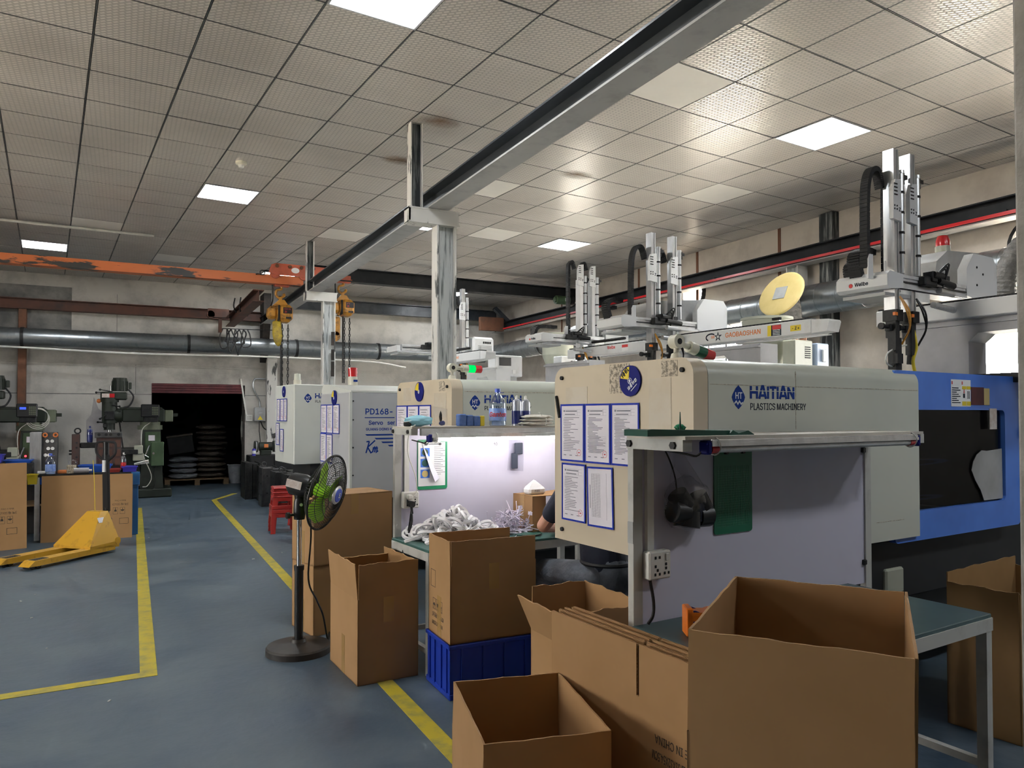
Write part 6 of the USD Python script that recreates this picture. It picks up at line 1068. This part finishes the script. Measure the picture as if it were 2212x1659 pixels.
obj('bore', holes([(.18, .39), (.23, .39), (.19, .30), (.235, .30), (.20, .22), (.16, .22)], -.06, .02), 'paper_white', t, kind='stuff')
t = thing('mould_plate', 'narrow pinkish mould plate with lifting ring on the tool bench', 'mould plate', (-.67, 10.85, .78)); obj('plate', bx(0, .085, -.06, .06, 0, .47, .004), 'mold_rust', t); obj('lifting_ring', mv(rot(torus(.032, .009, 20, 8), 90, 'x'), .06, 0, .51), 'iron', t); obj('bolt', cat(*[cy((.055, -.064, z), (.055, -.059, z), .013, 10) for z in (.06, .18, .30, .36)], *[cy((-.03, -.02, z), (0, -.02, z), .012, 8) for z in (.22, .26)]), 'iron', t, kind='stuff'); obj('side_arm', bx(.085, .55, 0, .05, .29, .36, .01), 'iron', t)
t = thing('injection_mould', 'rusty mould block standing behind the pallet jack handle', 'mould', (-.40, 10.8, .78)); obj('block', bx(0, .28, 0, .18, 0, .45, .004), 'mold_rust', t); obj('top_plate', bx(-.02, .29, -.02, .19, .42, .49, .004), 'mold_steel', t); obj('cavity', cat(*[bx(.03+.09*q, .09+.09*q, -.006, .002, .06+.12*w, .15+.12*w, .002) for q in range(3) for w in range(3)]), 'rust_red', t, kind='stuff'); obj('bore', holes([(.03, .46), (.11, .46), (.16, .46), (.25, .46)], -.02, .018), 'black_matt', t, kind='stuff')
bottle('large water bottle with blue cap on the tool bench', (-.865, 10.45, .78), .25, .055, .2, 'cap_blue', 'label_blue'); bottle('small dark blue drink bottle on the arm behind the tool bench', (-.475, 10.875, 1.14), .21, .032, .8, 'can_navy', 'can_navy', liquid='can_navy'); bottle('cola bottle with red label on the tool bench', (-.09, 10.62, .78), .235, .032, .3, 'white_plastic', 'red_plastic', liquid='cola')
def bin_(label, x, y, z, w, d, h, mat, rz=0):
    t = thing('parts_bin', label, 'bin', (x, y, z), rz); k = .86
    o = lambda s, u: [(s*w/2*(k if u == 0 else 1), d/2*(k if u == 0 else 1))]
    sh = trimesh.convex.convex_hull(np.array([(sx*w/2*q, sy*d/2*q, zz) for q, zz in ((k, 0), (1, h)) for sx in (-1, 1) for sy in (-1, 1)])); hol = trimesh.convex.convex_hull(np.array([(sx*(w/2*q-.006), sy*(d/2*q-.006), zz) for q, zz in ((k, .006), (1.01, h+.005)) for sx in (-1, 1) for sy in (-1, 1)]))
    obj('tub', trimesh.boolean.difference([sh, hol], engine='manifold'), mat, t, smooth=False); obj('rim', pr(sbox(-w/2-.008, -d/2-.008, w/2+.008, d/2+.008).difference(sbox(-w/2+.004, -d/2+.004, w/2-.004, d/2-.004)), 'z', h-.012, h), mat, t, smooth=False)
bin_('long bright blue bin on the tool bench behind the jack handle', -.40, 10.66, .78, .36, .22, .09, 'bin_blue'); bin_('violet-blue bin at the right end of the tool bench', -.02, 10.52, .78, .17, .16, .07, 'bin_violet'); bin_('dark red tray on the tool bench behind the jack handle', -.20, 10.50, .78, .16, .14, .045, 'bin_red'); bin_('yellow bin hooked on the tool bench between the flat cartons', -1.03, 10.30, .68, .10, .12, .12, 'bin_yellow'); bin_('blue bin behind the yellow bin', -.97, 10.52, .66, .22, .2, .09, 'bin_blue'); bin_('small blue bin above the tall flat carton', -1.45, 10.5, .93, .22, .2, .10, 'bin_violet'); bin_('flat blue tray beside the small blue bin', -1.20, 10.6, .92, .28, .2, .04, 'bin_blue')
t = thing('rack_box', 'dark shelf box carrying the small blue bins', 'box', (-1.45, 10.6, .78)); obj('body', bx(-.2, .40, -.15, .2, 0, .14, .006), 'iron', t); obj('front', bx(-.18, .38, -.155, -.15, .02, .12), 'black_matt', t)
for k in range(3): obj('paper_sheet', rot(bx(0, .17, -.09, .09, 0, .002), -6-4*k, 'y').apply_translation((.03, 10.55, .862+.006*k)), 'paper_white', label=('lowest', 'middle', 'top')[k] + ' loose paper sticking out over the violet-blue bin', cat='paper')
t = thing('spray_can', 'silver spray can lying on the tool bench', 'spray can', (-.62, 10.43, .815)); obj('can', cy((0, 0, 0), (.16, .0, 0), .034, 18), 'can_silver', t); obj('nozzle', cy((.16, 0, 0), (.19, 0, 0), .014, 12), 'white_plastic', t)
t = thing('oil_block', 'speckled metal block on the tool bench', 'metal block', (-.70, 10.46, .78)); obj('block', bx(0, .10, 0, .1, 0, .10, .005), 'glue_stain', t); obj('wrap', crumple((.06, .06, .13), .05, .03, .04, .6, 61, 2), 'clear_bag', t)
t = thing('hand_tool', 'orange hand tool on the tool bench beside the water bottle', 'tool', (-.80, 10.5, .78)); obj('handle', bx(.0, .12, -.02, .02, .0, .045, .012), 'print_orange', t); obj('jaw', bx(.12, .20, -.012, .012, .005, .03, .004), 'iron', t); obj('roll', cy((-.2, 0, .02), (-.1, .0, .02), .02, 12), 'paper_white', t)

# ---- pallet jack
t = thing('pallet_jack', 'yellow hand pallet jack at left with black handle', 'pallet jack', (-1.03, 8.60, 0), 46)
UsdGeom.Xformable(stage.GetPrimAtPath(t)).AddScaleOp().Set(Gf.Vec3f(.86, .9, 1.0))
for sy in (-1, 1):
    y = sy*.20; f = obj('fork', cat(pr([(-.02, .035), (.06, .085), (1.18, .085), (1.18, .03), (.12, .03)], 'y', y-.075, y+.075)), 'jack_yellow', t, smooth=False)
    obj('fork_slot', bx(.08, .26, y-.045, y+.045, .084, .087), 'black_matt', f, smooth=False); obj('push_rod', bx(.3, 1.1, y-.02, y+.02, .035, .05), 'iron', f, smooth=False)
    for x in (.05, .13): obj('load_wheel', cy((x, y-.05, .036), (x, y+.05, .036), .034, 18), 'rubber', t)
bd = obj('frame', trimesh.convex.convex_hull(np.array([(.80, -.275, .085), (.80, .275, .085), (1.24, -.275, .055), (1.24, .275, .055), (.80, -.275, .11), (.80, .275, .11), (1.12, -.10, .44), (1.12, .10, .44), (1.22, -.12, .44), (1.22, .12, .44), (1.25, -.275, .12), (1.25, .275, .12)])), 'jack_yellow', t, smooth=False)
obj('sticker', rot(bx(-.06, .06, -.003, 0, -.03, .03), 0).apply_transform(trimesh.transformations.rotation_matrix(rad(-28), (1, 0, 0))).apply_translation((1.09, -.155, .355)), 'print_white', bd); obj('lettering', face(cat(strokes([[(1, 8), (4, 8)], [(2.4, 8), (1, 1)], [(2, 5), (4, 5), (4, 1)], [(6, 7), (9.5, 7), (9, 1), (7.6, 2)], [(7.6, 9), (7.2, 4), (5.6, .6)]], .11, .4)), 'f', 0, 0, 0).apply_transform(trimesh.transformations.rotation_matrix(rad(-29), (1, 0, 0))).apply_translation((1.02, -.232, .20)), 'print_red', bd)
obj('hub', cy((1.22, -.28, .12), (1.22, -.265, .12), .04, 14), 'jack_yellow', t)
obj('pump', cat(cy((1.32, 0, .10), (1.32, 0, .30), .05, 18), cy((1.32, 0, .3), (1.32, 0, .46), .03, 16), bx(1.24, 1.36, -.06, .06, .12, .22, .01), cy((1.24, -.1, .33), (1.36, -.02, .33), .02, 10)), 'black_plastic', t)
for sy in (-1, 1): obj('steer_wheel', cy((1.32, sy*.04, .09), (1.32, sy*.09, .09), .09, 24), 'rubber', t)
h = obj('handle', cat(rot(bx(1.30, 1.34, -.045, .045, .42, 1.05, .006), -2, 'y', (1.3, 0, .42))), 'black_plastic', t); obj('handle_label', bx(1.262, 1.30, -.02, .02, .86, .99), 'print_white', h)
lp = [(1.30, -.03, .98), (1.30, -.14, 1.06), (1.30, -.15, 1.15), (1.30, -.11, 1.19), (1.30, .11, 1.19), (1.30, .15, 1.15), (1.30, .14, 1.06), (1.30, .03, .98)]
obj('grip', tb(curve(lp, 40), .014, 10), 'rubber', t); obj('grip_bar', cy((1.30, 0, 1.0), (1.30, 0, 1.19), .035, 12), 'black_plastic', t); obj('pull_cord', tb([(1.12, -.02, .44), (1.10, -.02, .8), (1.08, -.02, 1.0)], .004, 5), 'print_yellow', t)

# ---- small things on the floor under the machines
bin_('blue crate on the floor behind the table legs at right', *wg(3.55, 2.45)[:2], 0, .4, .3, .45, 'crate_blue')
ms = []
for k in range(40):
    x, y = rnd.uniform(-1.5, 1.9), rnd.uniform(4.0, 13.5); s = rnd.uniform(.003, .009)
    ms.append(mv(rot(bx(-s*1.6, s*1.6, -s*.6, s*.6, 0, .004), rnd.uniform(0, 180)), x, y, .0))
obj('floor_litter', cat(*ms), 'litter', label='tiny pale scraps scattered over the blue floor', cat='litter', kind='stuff', smooth=False)
